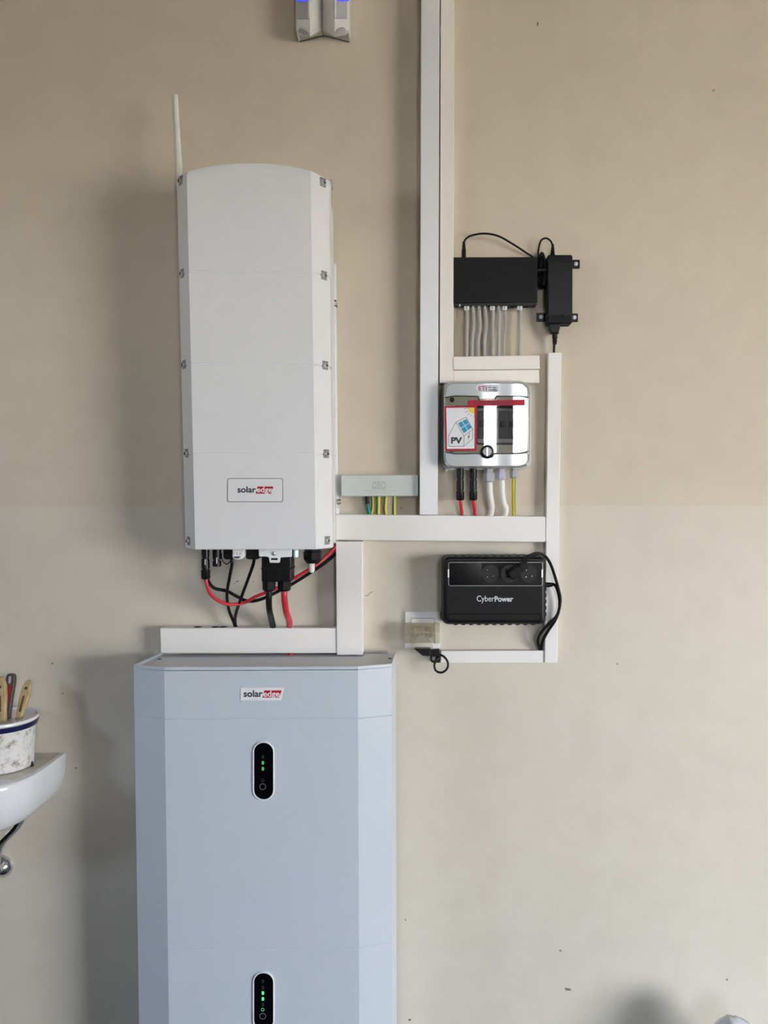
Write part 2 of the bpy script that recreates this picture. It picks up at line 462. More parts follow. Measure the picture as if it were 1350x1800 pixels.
def sub_ring(pts, k=10):
    out = []
    for i in range(len(pts)-1):
        m_ = k if i == 2 else 3
        for s in range(m_): out.append(pts[i].lerp(pts[i+1], s/m_))
    out.append(pts[-1]); return out
rings = []
ys = [966, 964]
stations = [(966, 0.0015), (964.5, 0.0)]
for g in reversed(grooves):
    stations += [(g+1.7, 0.0), (g+0.9, 0.0022), (g-0.9, 0.0022), (g-1.7, 0.0)]
stations += [(312, 0.0)]
for y, ins in stations: rings.append(sub_ring(inv_ring(y, ins)))
# arched hood: the front rolls back slightly above the crease
base = inv_ring(312)
zb = base[2].z; xc = (base[2].x+base[3].x)/2; hw = (base[4].x-base[1].x)/2
def proj_x(p):
    q = p-CAM; return PPX+FPX*q.dot(_rt)/q.dot(_fw)
def arch(px):
    return 281.5+15.5*min(1.6, abs(px-438)/110.0)**2.0+max(0, abs(px-441)-107)*0.28
def hood(frac, setback):
    out = []
    rb = sub_ring(base)
    for p in rb:
        src = p if p.y < -0.13 else (base[1] if p.x < xc else base[4])
        zt_ = W(proj_x(src), arch(proj_x(src)), -src.y).z
        q = p.copy(); q.z = zb+(zt_-zb)*frac; q.y = p.y+setback*(1 if p.y < -0.13 else 0.0)
        out.append(q)
    return out
rings += [hood(0.55, 0.002), hood(0.9, 0.006), hood(1.0, 0.012)]
inner = [Vector((xc+(p.x-xc)*0.9, min(p.y+0.03, -0.1), p.z)) for p in rings[-1]]
rings.append(inner)
cov = MB().loft(rings, cap=True)
cover = part('front_cover', cov, 'powder_white', inv, ang=22)
# chassis behind the cover
cb = inv_ring(960, back=0.03); ct = inv_ring(330, back=0.03)
def ch(pts, y, x_in, d0, d1):
    a, b = pts[1].x+x_in, pts[4].x-x_in; z = pts[2].z
    return [Vector((a, -d0, z)), Vector((a, -d1, z)), Vector((b, -d1, z)), Vector((b, -d0, z))]
part('chassis', MB().loft([ch(cb, 960, 0.003, 0.02, 0.13), ch(ct, 330, 0.003, 0.02, 0.13)]), 'chassis_grey', inv, bev=0.003)
part('chassis_flange', MB().loft([ch(cb, 955, -0.0015, 0.075, 0.085), ch(ct, 340, -0.0015, 0.075, 0.085)]), 'chassis_grey', inv, bev=0.001)
part('wall_bracket', MB().loft([ch(cb, 940, -0.002, 0.002, 0.022), ch(inv_ring(420), 420, -0.002, 0.002, 0.022)]), 'powder_white', inv, bev=0.002)
# cooling fins on the chassis side
for k in range(9):
    y = 520+k*38
    r_ = inv_ring(y); x1 = r_[4].x-0.003; x0 = r_[1].x+0.003
    z = r_[2].z
    part('cooling_slot', MB().box(x1-0.002, x1+0.0012, -0.07, -0.035, z-0.013, z-0.009), 'dark_metal', inv, smooth=False)
# screws on the chamfers, five a side
for side, lst in ((-1, ((317.5, 318), (320.5, 481), (323.8, 641), (328.3, 797), (331.5, 951))), (1, ((567.5, 321), (569.5, 484.5), (571.5, 642.5), (573.2, 798), (575, 950)))):
    for px, py in lst:
        r_ = inv_ring(py)
        a, b = (r_[1], r_[2]) if side < 0 else (r_[4], r_[3])
        tgt = W(px, py, 0.17)
        # intersect the view ray with the chamfer plane
        nrm = (b-a).cross(Vector((0, 0, 1))).normalized()
        if nrm.y > 0: nrm = -nrm
        ray = tgt-CAM; t = (a-CAM).dot(nrm)/ray.dot(nrm); o = CAM+ray*t
        u = Vector((0, 0, 1)).cross(nrm).normalized(); v = Vector((0, 0, 1))
        pk = part('screw_recess', MB().frame(o, u, v, nrm, [(x*0.0088, z*0.0088) for x, z in ((-1, -1), (1, -1), (1, 1), (-1, 1))], 0.0006, -0.002), 'recess_grey', inv, bev=0.0004)
        part('recess_lip', MB().frame(o+v*0.0085, u, v, nrm, rect(-0.0085, -0.001, 0.0085, 0.0006), 0.0012, -0.001), 'ring_grey', pk, smooth=False)
        sc = part('screw', MB().lathe(o+u*0.001*side, nrm, [(0.0, 0.0062), (0.0028, 0.0060), (0.0042, 0.0045), (0.0046, 0.001)], 14), 'steel', inv)
        part('screw_slot', MB().frame(o+u*0.001*side, u, v, nrm, [(-.0008, -.004), (.0008, -.004), (.0008, -.0008), (.004, -.0008), (.004, .0008), (.0008, .0008), (.0008, .004), (-.0008, .004), (-.0008, .0008), (-.004, .0008), (-.004, -.0008), (-.0008, -.0008)], 0.0050, 0.003), 'slot_black', sc, smooth=False)
# logo badge
bd = lambda y: inv_d(y)+0.0004
fr_o = rr(399.5, 840.5, 497.5, 882.5, 4); fr_i = rr(400.6, 841.6, 496.4, 881.4, 3.2)
part('groove_shade_ring', MB().ring(fr_o, fr_i, inv_d(861)+0.0009, inv_d(861)-0.002), 'ring_grey', inv, smooth=False)  # shade of the badge groove, put in as a dark grey ring
bp_ = part('badge_plate', MB().px(rr(400.6, 841.6, 496.4, 881.4, 3.2), inv_d(861)+0.0009, inv_d(861)-0.002), 'powder_white', inv, smooth=False)
part('logo_field', MB().px([(452.5, 855.2), (480.5, 855.2), (477, 867.8), (449.3, 867.8)], inv_d(861)+0.0013, inv_d(861)), 'ink_red', bp_, smooth=False)
text('logo_lettering', 'solar', 417.5, 855, 450, 866, inv_d(861)+0.0011, 'ink_dark', bp_, bold=0.022)
text('logo_lettering', 'edge', 451, 855.6, 479, 868.6, inv_d(861)+0.0013, 'print_white', bp_, bold=0.018)
# antenna on the top left
part('antenna', MB().tube([W(316, 320, 0.10), W(314, 280, 0.10), W(311, 225, 0.10), W(308.2, 172, 0.10), W(308, 168, 0.10)], 0.005, 14, radii=[0.0072, 0.0070, 0.0064, 0.0058, 0.0038]), 'white_cable', inv)
part('antenna_base', MB().tube([W(317, 340, 0.10), W(316, 316, 0.10)], 0.0078, 14, smooth=False), 'chassis_grey', inv)
# bracket bolts on the right flank
for py, dd in ((533, 0.06), (882, 0.045)):
    o = W(582 if py < 600 else 586, py, dd)
    part('side_bolt', MB().lathe(o, (1, 0, 0), [(0, .0055), (.008, .0055), (.009, .004), (.013, .004), (.0135, .003)], 10), 'steel', inv)
for py in (533, 882):
    o = W(588.5 if py < 600 else 594.5, py, 0.03)
    part('bracket_hook', MB().box(o.x-0.006, o.x+0.004, -0.04, -0.004, o.z+0.002, o.z+0.0055).box(o.x-0.006, o.x+0.004, -0.04, -0.004, o.z-0.0055, o.z-0.002), 'dark_metal', inv, bev=0.0006)
part('earth_lug', MB().px(rr(590, 893, 596, 904, 2.5), 0.03, 0.004), 'print_white', inv, bev=0.001)
o = W(584.5, 322, 0.10)
part('hanger_tab', MB().box(o.x-0.004, o.x, -0.11, -0.08, o.z-0.008, o.z+0.006), 'steel', inv, bev=0.001)
o = W(308, 331, 0.12)
part('hanger_tab', MB().box(o.x, o.x+0.004, -0.13, -0.08, o.z-0.008, o.z+0.006), 'steel', inv, bev=0.001)
# underside: sockets, glands, switch
def mc4(px, y0, y1, d, w, parent, name='dc_connector', collar=True, r=8):
    h = y1-y0
    c = part(name, vlathe(px, d, [(y0, r*.86), (y0+h*.30, r*.86), (y0+h*.31, r*.74), (y0+h*.36, r*.74), (y0+h*.37, r*.90), (y0+h*.66, r*.92), (y0+h*.67, r*.80), (y0+h*.70, r*.80), (y0+h*.71, r*1.0), (y0+h*.96, r*1.0), (y1, r*.8)], 14), 'black_plastic', parent, ang=40)
    part('latch', MB().px(rect(px-r*.35, y0+h*.10, px+r*.15, y0+h*.30), d+r/S(d)+0.0006, d+0.002), 'black_matte', c, smooth=False)
    part('grip_ridge', MB().px(rect(px-r*.45, y0+h*.74, px-r*.2, y0+h*.95).copy(), d+r/S(d)+0.0006, d+0.002), 'black_matte', c, smooth=False)
    part('grip_ridge', MB().px(rect(px+r*.2, y0+h*.74, px+r*.45, y0+h*.95), d+r/S(d)+0.0006, d+0.002), 'black_matte', c, smooth=False)
    return c
c = mc4(361, 962, 1018, 0.14, 8, inv, r=8)
part('size_mark', MB().px(rect(361-1.2, 983, 361+0.2, 993), 0.14+8/S(.14)+0.0008, 0.14), 'print_silver', c, smooth=False)
cap = part('connector_cap', vlathe(381, 0.14, [(962, 7.4), (983, 7.4), (983.5, 5.4), (985.5, 5.4), (986, 7.6), (994.5, 7.6), (995.5, 6.5)], 14), 'black_plastic', inv)
part('size_mark', MB().px(rect(380, 980, 381.5, 991), 0.14+7.6/S(.14)+0.0008, 0.14), 'print_silver', cap, smooth=False)
part('cap_tether', tpx([(389, 972, .135), (390, 983, .135), (396, 991, .135), (402, 990, .135), (406, 984, .135)], 0.9, 6), 'black_rubber', inv)
for x0, x1 in ((392, 409), (431.5, 455)):
    part('cable_gland', MB().px(rr(x0, 955, x1, 983.5, 5), 0.15, 0.115), 'black_matte', inv, bev=0.004, seg=3)
sw = part('rotary_switch_cover', MB().px([(408, 958), (429.5, 958), (429.5, 979), (425, 983), (419, 984.3), (412, 983.3), (408, 980)], 0.165, 0.13), 'print_white', inv, bev=0.0025, seg=3)
text('switch_lettering', 'P', 410.2, 971.3, 412.7, 975, 0.1652, 'ink_grey', sw)
text('switch_lettering', '1', 415.4, 971.3, 417, 975, 0.1652, 'ink_grey', sw)
text('switch_lettering', '0', 421, 971.3, 423.6, 975, 0.1652, 'ink_grey', sw)
part('switch_slot', MB().px([(411, 977.6), (413, 978.2), (420, 978.2), (422, 977.4), (421.5, 980.5), (418, 981.6), (413.5, 981.3), (411.3, 979.8)], 0.1656, 0.15), 'brown_plastic', sw, smooth=False)
bk = part('plug_holder', MB().px([(454, 957), (512, 957), (512, 979), (492, 980), (490.5, 989.5), (474, 989.5), (472.5, 980), (468, 978.5), (455, 978.5)], 0.168, 0.155), 'print_white', inv, bev=0.0012)
part('holder_slot', MB().px(rect(476.5, 981, 488, 984.5), 0.1688, 0.16), 'slot_black', bk, smooth=False)
part('holder_screw', MB().lathe(W(481.5, 973, 0.168), (0, -1, 0), [(0, .0045), (.002, .0045), (.003, .002)], 12), 'steel', bk)
pl = part('battery_plug_housing', MB().px(rr(459.5, 962, 512, 1023, 3), 0.155, 0.10), 'black_plastic', inv, bev=0.003)
part('housing_rib', MB().px(rect(459, 998, 512.4, 1001), 0.1562, 0.10), 'black_matte', pl, smooth=False)
for cx in (472.5, 499.5):
    part('plug_nut', vlathe(cx, 0.128, [(1018, 9.5), (1020, 9.5), (1021, 11.6), (1036, 11.4), (1039, 9)], 12), 'black_plastic', pl, ang=20)
part('status_light', MB().px(rr(519, 968, 523.5, 979, 1.2), 0.15, 0.12), 'led_cyan', inv, smooth=False)
part('light_housing', MB().px(rr(515.5, 960, 525, 981, 2), 0.148, 0.12), 'grey_gland', inv, bev=0.001)
part('cable_gland', vlathe(550, 0.12, [(958, 15), (969, 15), (970, 17), (983, 16.5), (990, 11)], 12), 'black_plastic', inv, ang=20)
part('cable_stub', vlathe(547.5, 0.12, [(985, 6), (1003, 5.6), (1006.5, 3.5)], 14), 'white_cable', inv)

# ================================================================== battery tower
ym = 1400
BL = W(282, 1149, 0.02).x; BR = W(696.3, 1149, 0.02).x
OL, OR_ = W(238.3, ym, 0.163), W(688.7, ym, 0.163)
FL, FR_ = W(291.6, ym, 0.19), W(630.0, ym, 0.19)
def bplan(z, ins=0.0):
    return [Vector((BL+ins, -0.02, z)), Vector((OL.x+ins, -0.163+ins, z)), Vector((FL.x+ins*.4, -0.19+ins, z)), Vector((FR_.x-ins*.4, -0.19+ins, z)), Vector((OR_.x-ins, -0.163+ins, z)), Vector((BR-ins, -0.02, z))]
zt, z1, z2 = W(460, 1177, .19).z, W(460, 1264, .19).z, W(460, 1669.5, .19).z
z3 = 0.0
def module(name, za, zb_, label):
    t = thing(name, label, 'battery', (FL.x*.5+FR_.x*.5, -0.1, zb_), 'stacked battery modules')
    e = 0.0016
    part('housing', MB().loft([bplan(zb_, e), bplan(zb_+e, 0), bplan(za-e, 0), bplan(za, e)]), 'battery_white', t, bev=0.0, ang=12)
    return t
def indicator(t, y0, y1, leds):
    d = 0.19; cx0, cx1 = 446.3, 479.8; r = 16.4
    bz = part('indicator_bezel', MB().ring(rr(444, y0-2.3, 482, y1+2.3, 18.9, 10), rr(cx0, y0, cx1, y1, r, 10), d+0.0035, d-0.004), 'print_white', t, bev=0.0008)
    p = part('indicator_panel', MB().px(rr(cx0, y0, cx1, y1, r, 10), d+0.0008, d-0.004), 'black_gloss', t, smooth=False)
    for kind, y, m_ in leds:
        if kind == 'led': part('indicator_light', MB().px(rr(460, y-3, 464.2, y+3, 1.2, 3), d+0.0013, d), m_, p, smooth=False)
        else:
            ro = 3.0 if kind == 'small' else 5.8; ri = ro-1.2
            part('button_ring', MB().ring(circ(461.7, y, ro, 20), circ(461.7, y, ri, 20), d+0.0013, d), m_, p, smooth=False)
    return p
mA = module('battery_module', z1, z2, 'upper white battery module with a black oval indicator, directly below the logo lid')
indicator(mA, 1306, 1405.5, (('led', 1331, 'led_off'), ('led', 1341, 'led_green'), ('led', 1351.5, 'led_green'), ('small', 1371.6, 'ring_dim'), ('big', 1383, 'ring_grey')))
mB = module('battery_module', z2, z3, 'lower white battery module at the bottom edge with brighter green lights')
indicator(mB, 1711, 1811, (('led', 1725, 'led_off'), ('led', 1736, 'led_off'), ('led', 1745.7, 'led_green_bright'), ('led', 1756, 'led_green_bright'), ('led', 1766, 'led_off'), ('small', 1775, 'led_green'), ('big', 1786.5, 'ring_grey')))
lid = thing('battery_top_unit', 'shallow white unit with logo badge topping the battery tower', 'battery unit', (FL.x*.5+FR_.x*.5, -0.1, z1))
e = 0.0016
part('housing', MB().loft([bplan(z1, e), bplan(z1+e, 0), bplan(zt-0.0008, 0), bplan(zt, 0.0008)]), 'battery_white', lid, ang=12)
# raised lips along the three free edges of the lid
lipo = bplan(zt+0.006); lipi = []
for q, (dx, dy) in zip(bplan(zt+0.006), ((.005, 0), (.005, .002), (.001, .003), (-.001, .003), (-.004, .002), (-.004, 0))):
    lipi.append(Vector((q.x+dx, q.y+dy, q.z)))
lb_o = [Vector((q.x, q.y, zt-0.002)) for q in lipo]; lb_i = [Vector((q.x, q.y, zt-0.002)) for q in lipi]
vs_ = lipo+lipi+lb_o+lb_i; fs_ = []
for i in range(5):
    j = i+1
    fs_ += [(i, j, 6+j, 6+i), (i, j, 12+j, 12+i), (6+i, 6+j, 18+j, 18+i)]
fs_ += [(0, 6, 18, 12), (5, 11, 23, 17)]
part('rim', MB().add(vs_, fs_), 'battery_white', lid, smooth=False)
inn = [Vector((q.x, q.y, zt+0.0004)) for q in lipi]
part('top_plate', MB().prism(inn, [q-Vector((0, 0, 0.001)) for q in inn]), 'lid_top', lid, smooth=False)
for px, py in ((280, 1158.5), (686, 1157.5)):
    q = CAM+(W(px, py, 0)-CAM)*((zt+0.0006-CAM.z)/(W(px, py, 0).z-CAM.z))
    part('vent_hole', MB().lathe(q, (0, 0, 1), [(0, .005), (.0005, .005)], 12), 'slot_black', lid, smooth=False)
bdg = part('badge_plate', MB().px([(423, 1209), (499.3, 1209), (494.3, 1231.5), (422.5, 1231.5)], 0.1915, 0.188), 'print_white', lid, bev=0.0005)
part('logo_field', MB().px([(464.5, 1213.7), (495.3, 1213.7), (490.3, 1226.3), (461.3, 1226.3)], 0.1920, 0.19), 'ink_red', bdg, smooth=False)
text('logo_lettering', 'solar', 428.3, 1213.2, 461.8, 1225.2, 0.1915, 'ink_dark', bdg, bold=0.022)
text('logo_lettering', 'edge', 462.8, 1214.3, 491.5, 1228.2, 0.1920, 'print_white', bdg, bold=0.018)

# ================================================================== cable trunking
TG = 'white cable trunking runs on the wall'
def trunk(label, poly, d, m_, ends=True):
    t = thing('cable_trunking', label, 'trunking', W(sum(p[0] for p in poly)/4, max(p[1] for p in poly), 0), TG)
    cxm = sum(p[0] for p in poly)/4; cym = sum(p[1] for p in poly)/4
    part('cover', MB().px(poly, d, d*0.35), m_, t, bev=0.0016, seg=2)
    inn = [(x+(0.8 if x < cxm else -0.8), y+(0.8 if y < cym else -0.8)) for x, y in poly]
    fr = [W(x, y, d) for x, y in inn]
    part('base_channel', MB().prism([Vector((p.x, -d*0.36, p.z)) for p in fr], [Vector((p.x, 0.0, p.z)) for p in fr]), m_, t)
    return t
trunk('tall cool-white trunking left of a narrower twin, reaching down to the horizontal run',
      [(740.2, -40), (773, -40), (769.5, 905.5), (737.5, 905)], 0.055, 'pvc_cool')
trunk('tall warm-white narrow trunking right of its wider twin, ending at the grey breaker box',
      [(774.7, -40), (798.8, -40), (797, 673.5), (772.7, 673.5)], 0.036, 'pvc_warm')
trunk('short horizontal trunking the eight grey network cables drop into, upper of a pair',
      [(796.5, 626.8), (948.2, 624.3), (949.3, 648.8), (797, 650)], 0.040, 'pvc_warm')
trunk('short horizontal trunking right above the grey breaker box, lower of a pair',
      [(797, 651), (947.5, 649.8), (948.3, 672.8), (797, 673.2)], 0.034, 'pvc_warm')
trunk('vertical trunking at the right edge of the installation, below the black power adapter',
      [(963.7, 619.6), (987.2, 619.6), (979.6, 1165.3), (957.2, 1165.3)], 0.026, 'pvc_white')
trunk('wide horizontal trunking between the inverter and the right-hand vertical trunking',
      [(590, 904), (958.7, 908), (958.7, 952.8), (590, 949.4)], 0.042, 'pvc_white')
trunk('short wide vertical trunking standing on the lid of the battery tower',
      [(590, 951.8), (637.2, 952), (637.8, 1151.5), (592, 1151.5)], 0.050, 'pvc_white')
tb = trunk('horizontal trunking under the inverter with thick cables entering its top',
      [(281, 1104), (591.3, 1104), (591.8, 1148.2), (282.3, 1148.2)], 0.046, 'pvc_white')
ztr = W(400, 1104, 0.046).z
for x in (348, 379, 393, 413.5, 480, 509):
    q = W(x, 1101.5, 0.028)
    part('cable_hole', MB().lathe((q.x, -0.030, ztr-0.0002), (0, 0, 1), [(0, .0095), (.0006, .0095), (.0012, .007)], 16), 'slot_black' if x < 400 else 'pvc_white', tb)
trunk('slim horizontal trunking from the wall socket to the right-hand vertical trunking',
      [(775, 1144.2), (956.6, 1143.6), (956.6, 1165.5), (774, 1165.8)], 0.022, 'pvc_white')

# ================================================================== cables under the inverter
cg = 'cables below the inverter'
single('solar_cable', tpx([(362, 1014, .14), (363, 1025, .14), (370.7, 1045, .13), (388, 1058, .11), (406.7, 1062.5, .10), (430.7, 1059, .08), (449, 1049, .07), (484, 1035, .06), (513, 1019, .06), (540, 1003, .06), (556, 993, .06), (575, 977, .05), (594, 956, .045)], 3.1), 'red_cable',
       'thin red cable curving from the leftmost connector under the inverter to the right', 'cable', cg)
single('solar_cable', tpx([(364, 1012, .13), (367, 1023, .125), (377, 1034, .10), (398.7, 1039, .08), (417, 1048.7, .07), (436, 1056.7, .05), (460, 1053, .05), (492, 1038, .045), (513, 1027, .04), (545, 1007, .04), (572, 989, .035), (594, 970, .03)], 3.0), 'black_rubber',
       'thin black cable swooping behind the plug to the right under the inverter', 'cable', cg)
single('data_cable', tpx([(406, 978, .13), (408, 990, .13), (403.5, 1015, .12), (399, 1045, .09), (402.5, 1072, .06), (411, 1094, .04), (414, 1106, .028)], 2.7), 'black_rubber',
       'black cord dropping from the gland left of the white switch cover into the trunking', 'cable', cg)
single('data_cable', tpx([(447, 978, .13), (445, 992, .13), (436, 1018, .12), (423.5, 1052, .10), (414.5, 1080, .06), (413.5, 1095, .04), (416.5, 1106, .030)], 2.7), 'black_rubber',
       'black cord slanting left from the gland right of the white switch cover into the trunking', 'cable', cg)
single('battery_cable', tpx([(473, 1034, .128), (472.5, 1052, .128), (473.5, 1072, .11), (477.5, 1090, .06), (481, 1107, .03)], 5.4, 14), 'black_rubber',
       'thick black battery cable from the double plug down into the trunking', 'cable', cg)
single('battery_cable', tpx([(499.5, 1034, .128), (500, 1052, .128), (503, 1075, .11), (508.5, 1092, .06), (509, 1110, .028), (510, 1140, .026), (511, 1153, .026)], 5.4, 14), 'red_cable',
       'thick red battery cable from the double plug down through the trunking', 'cable', cg)

# ================================================================== earthing bar box
eb = thing('earthing_bar_box', 'flat grey earthing bar box with embossed letters right of the inverter', 'junction box', W(664, 873, 0))
part('base', MB().px(rr(589.5, 835, 737, 873, 2), 0.014, 0.0), 'chassis_grey', eb, bev=0.001)
ebc = part('cover', MB().px(rr(599.3, 834.8, 735.3, 872.4, 2.5), 0.040, 0.010), 'grey_cover', eb, bev=0.0025, seg=3)
text('embossed_lettering', 'OBO', 654, 848.5, 678.2, 857.5, 0.040, 'ink_grey', ebc)
part('embossed_line', MB().px(rect(654.5, 846.8, 678.3, 847.8), 0.0404, 0.039), 'ink_grey', ebc, smooth=False)
part('embossed_line', MB().px(rect(654.5, 858.3, 678.3, 859.3), 0.0404, 0.039), 'ink_grey', ebc, smooth=False)
for k in range(2):
    x = 640+6*k
    while x < 694-8*k:
        w = random.uniform(2, 6)
        part('embossed_line', MB().px(rect(x, 861.9+4.2*k, x+w, 862.6+4.2*k), 0.0403, 0.039), 'ink_grey', ebc, smooth=False); x += w+1.2
part('side_clip', MB().px(rect(597.6, 848, 599.6, 858), 0.03, 0.01), 'grey_cover', eb, smooth=False)
eg = 'earth wires below the bonding box'
def earth(label, pts, r=3.3, parent_group=eg):
    t = thing('earth_wire', label, 'wire', W(*pts[-1]), parent_group)
    w = part('insulation', tpx(pts, r, 12), 'earth_yellow', t)
    part('green_stripe', tpx([(x-r*.42, y, d+r*.28/S(d)) for x, y, d in pts], r*.72, 10), 'earth_green', w)
    return t
t = thing('earth_wire', 'teal wire with a black sleeve, leftmost under the earthing bar box', 'wire', W(650, 905, .025), eg)
part('sleeve', tpx([(644.3, 869, .025), (645.2, 878, .025), (646.3, 886, .026)], 3.4, 12), 'black_rubber', t)
part('insulation', tpx([(646, 885, .026), (647.5, 893, .026), (650, 908, .026)], 3.0, 12), 'teal_cable', t)
earth('green and yellow earth wire touching the teal wire under the earthing bar box', [(654.5, 869, .02), (655.5, 880, .02), (655, 892, .02), (652, 909, .02)], 2.7)
earth('green and yellow earth wire in the middle of the five under the earthing bar box', [(665.5, 869, .024), (665.2, 885, .024), (664.6, 909, .024)], 3.3)
earth('green and yellow earth wire second from right under the earthing bar box', [(679, 869, .024), (678, 882, .024), (677.2, 895, .024), (679, 909, .024)], 3.0)
earth('mostly yellow earth wire, rightmost of the five under the earthing bar box', [(693.5, 869, .024), (693, 888, .024), (693, 909, .024)], 3.2)

# ================================================================== network switch
ns = thing('network_switch', 'flat black metal network switch with eight grey cables plugged into its bottom', 'switch', W(870, 536, 0))
part('housing', MB().px([(797, 452.2), (945, 451.6), (944.8, 531.5), (797, 533)], 0.036, 0.004), 'black_matte', ns, bev=0.0009)
part('port_strip', MB().px([(799, 531), (943.5, 530), (943.5, 536.2), (799, 536.8)], 0.032, 0.006), 'dark_metal', ns, bev=0.0006)
px_plugs = [820.6, 831.6, 842.0, 852.7, 865.8, 876.6, 887.2]
for x in px_plugs+[900.5, 914.1, 925]:
    part('port', MB().px(rect(x-4.6, 535.6, x+4.6, 537.6), 0.030, 0.008), 'slot_black', ns, smooth=False)
part('indicator_light', MB().px(rect(807, 534.6, 809.5, 537.2), 0.0328, 0.02), 'print_silver', ns, smooth=False)
bots = [820, 829.5, 841, 852.7, 865.6, 875.6, 885, 912.5]
nm = ['leftmost', 'second from left', 'third from left', 'fourth from left', 'fifth from left', 'sixth from left', 'thin seventh from left', 'standing apart at the right']
for i, (x, xb) in enumerate(zip(px_plugs+[914.1], bots)):
    t = thing('network_cable', 'grey network cable with clear plug under the black switch, '+nm[i], 'cable', W(xb, 627, .02), 'network cables of the black switch')
    pg = part('plug', MB().px(rr(x-4.2, 534.5, x+4.2, 544.8, 0.8, 2), 0.027, 0.012), 'clear_plastic' if i not in (0, 4, 6, 7) else 'print_white', t, bev=0.0006)
    part('latch', MB().px([(x-1.8, 536.5), (x+1.8, 536.5), (x+1.2, 543), (x-1.2, 543)], 0.0285, 0.026), 'grey_cable', pg, smooth=False)
    r = 3.0 if i < 6 else (1.9 if i == 6 else 2.4)
    wv = random.uniform(-1.0, 1.6)
    part('cord', tpx([(x, 542, .020), (x+0.6, 555, .021), (x+0.4+wv, 575, .024), (lerp(x, xb, .7)-wv, 600, .024), (xb, 632, .020)], r, 10), 'grey_cable', t)

# ================================================================== power adapter with its cords
ad = thing('power_adapter', 'black power adapter brick strapped to the wall beside the network switch', 'power adapter', W(985, 568, 0))
bdy = part('body', MB().px(rr(962.5, 447.5, 1006.8, 568.5, 4), 0.045, 0.004), 'black_matte', ad, bev=0.0035, seg=3)
part('label_panel', MB().px(rr(964.5, 460, 1005, 553, 1), 0.0456, 0.044), 'black_plastic', bdy, smooth=False)
for y in (458.5, 554):
    part('strap', MB().px(rect(962, y-1.3, 1007.3, y+1.3), 0.0468, 0.006), 'black_rubber', ad, bev=0.0004)
    part('strap_buckle', MB().px(rect(991, y-2.4, 997, y+2.4), 0.049, 0.045), 'black_plastic', ad, bev=0.0004)
for x0, y0, x1, y1, cx, cy in ((1006, 456.5, 1019.3, 471.3, 1012.3, 464), (943.8, 549.8, 964, 564.5, 951.2, 557), (1005, 551, 1016, 565.3, 1009.5, 558)):
    tb_ = part('mounting_tab', MB().px(rect(x0, y0, x1, y1), 0.008, 0.0), 'black_plastic', ad, bev=0.0005)
    part('tab_screw', MB().lathe(W(cx, cy, 0.008), (0, -1, 0), [(0, .0048), (.0015, .0048), (.0028, .003), (.003, .0005)], 14), 'print_silver', tb_)
dc = thing('adapter_lead', 'thin black lead arching from the switch top to the power adapter with a bundled coil', 'cable', W(816, 452, .02))
part('barrel_plug', vlathe(815.5, .022, [(425, 2.1), (437, 3.0), (438, 3.6), (453, 3.8)], 12), 'black_rubber', dc)
part('cord', tpx([(815.5, 427, .022), (819, 420, .023), (829, 414, .026), (851, 410.5, .03), (876, 415, .03), (903, 430, .022), (926, 445, .012), (938, 453, .006), (944, 462, .003), (946.8, 468, .004), (950, 476, .008)], 1.7, 8), 'black_rubber', dc)
part('cord', tpx([(971.4, 432, .025), (968, 424, .025), (960, 418.8, .023), (951, 423, .02), (946.8, 438, .016), (946.3, 452, .012), (949, 466, .010)], 1.7, 8), 'black_rubber', dc)
part('strain_relief', vlathe(971.5, .025, [(429, 2.2), (433, 2.6), (434, 2.2), (437, 3.2), (438, 2.6), (441, 3.8), (442, 3.0), (448, 4.6)], 12), 'black_rubber', dc)
for k in range(5):
    a = k*0.9
    lx, ly = 6.4-0.5*k, 31-1.6*k
    loop = []
    for s in range(17):
        t_ = 2*math.pi*s/16+a
        loop.append((952.5+0.5*k*(-1)**k+lx*math.cos(t_), 475.5+k*.5+ly*math.sin(t_), .010+.0045*k+0.002*math.sin(t_*2)))
    part('coil_loop', tpx(loop, 1.8, 8), 'black_rubber', dc)
part('cable_tie', MB().px(rr(944.5, 472, 961.5, 477, 2), 0.036, 0.004), 'black_rubber', dc, bev=0.001)
ac = thing('mains_lead', 'black mains plug and cord hanging from the power adapter into the right-hand trunking', 'cable', W(974, 620, .02))
part('plug', MB().px([(965.5, 565), (985.3, 565), (984.8, 576), (981.5, 585.5), (969.5, 585.5), (966, 576)], 0.036, 0.012), 'black_plastic', ac, bev=0.002)
part('strain_relief', vlathe(975.3, .024, [(583, 5.2), (584, 7.2), (586.5, 7.4), (587.5, 5), (595, 4.6), (596, 3.9), (600, 4.3), (601, 3.6), (605, 3.9)], 12), 'black_rubber', ac)
part('cord', tpx([(974.8, 603, .024), (974, 612, .02), (973.7, 628, .014)], 2.2, 8), 'black_rubber', ac)

# ================================================================== breaker box
bx = thing('breaker_box', 'grey plastic breaker box with clear door and solar warning stickers', 'breaker box', W(855, 826, 0))
out8 = [(784, 672), (793, 669.6), (912, 668.8), (924, 671), (932.5, 678), (934, 690), (933.5, 812), (930, 821), (918, 825.3), (800, 826.5), (786, 825), (777.5, 817), (776.3, 806), (776.8, 690), (778.5, 677.5)]
part('rear_housing', MB().px(out8, 0.045, 0.0), 'grey_base', bx, bev=0.002)
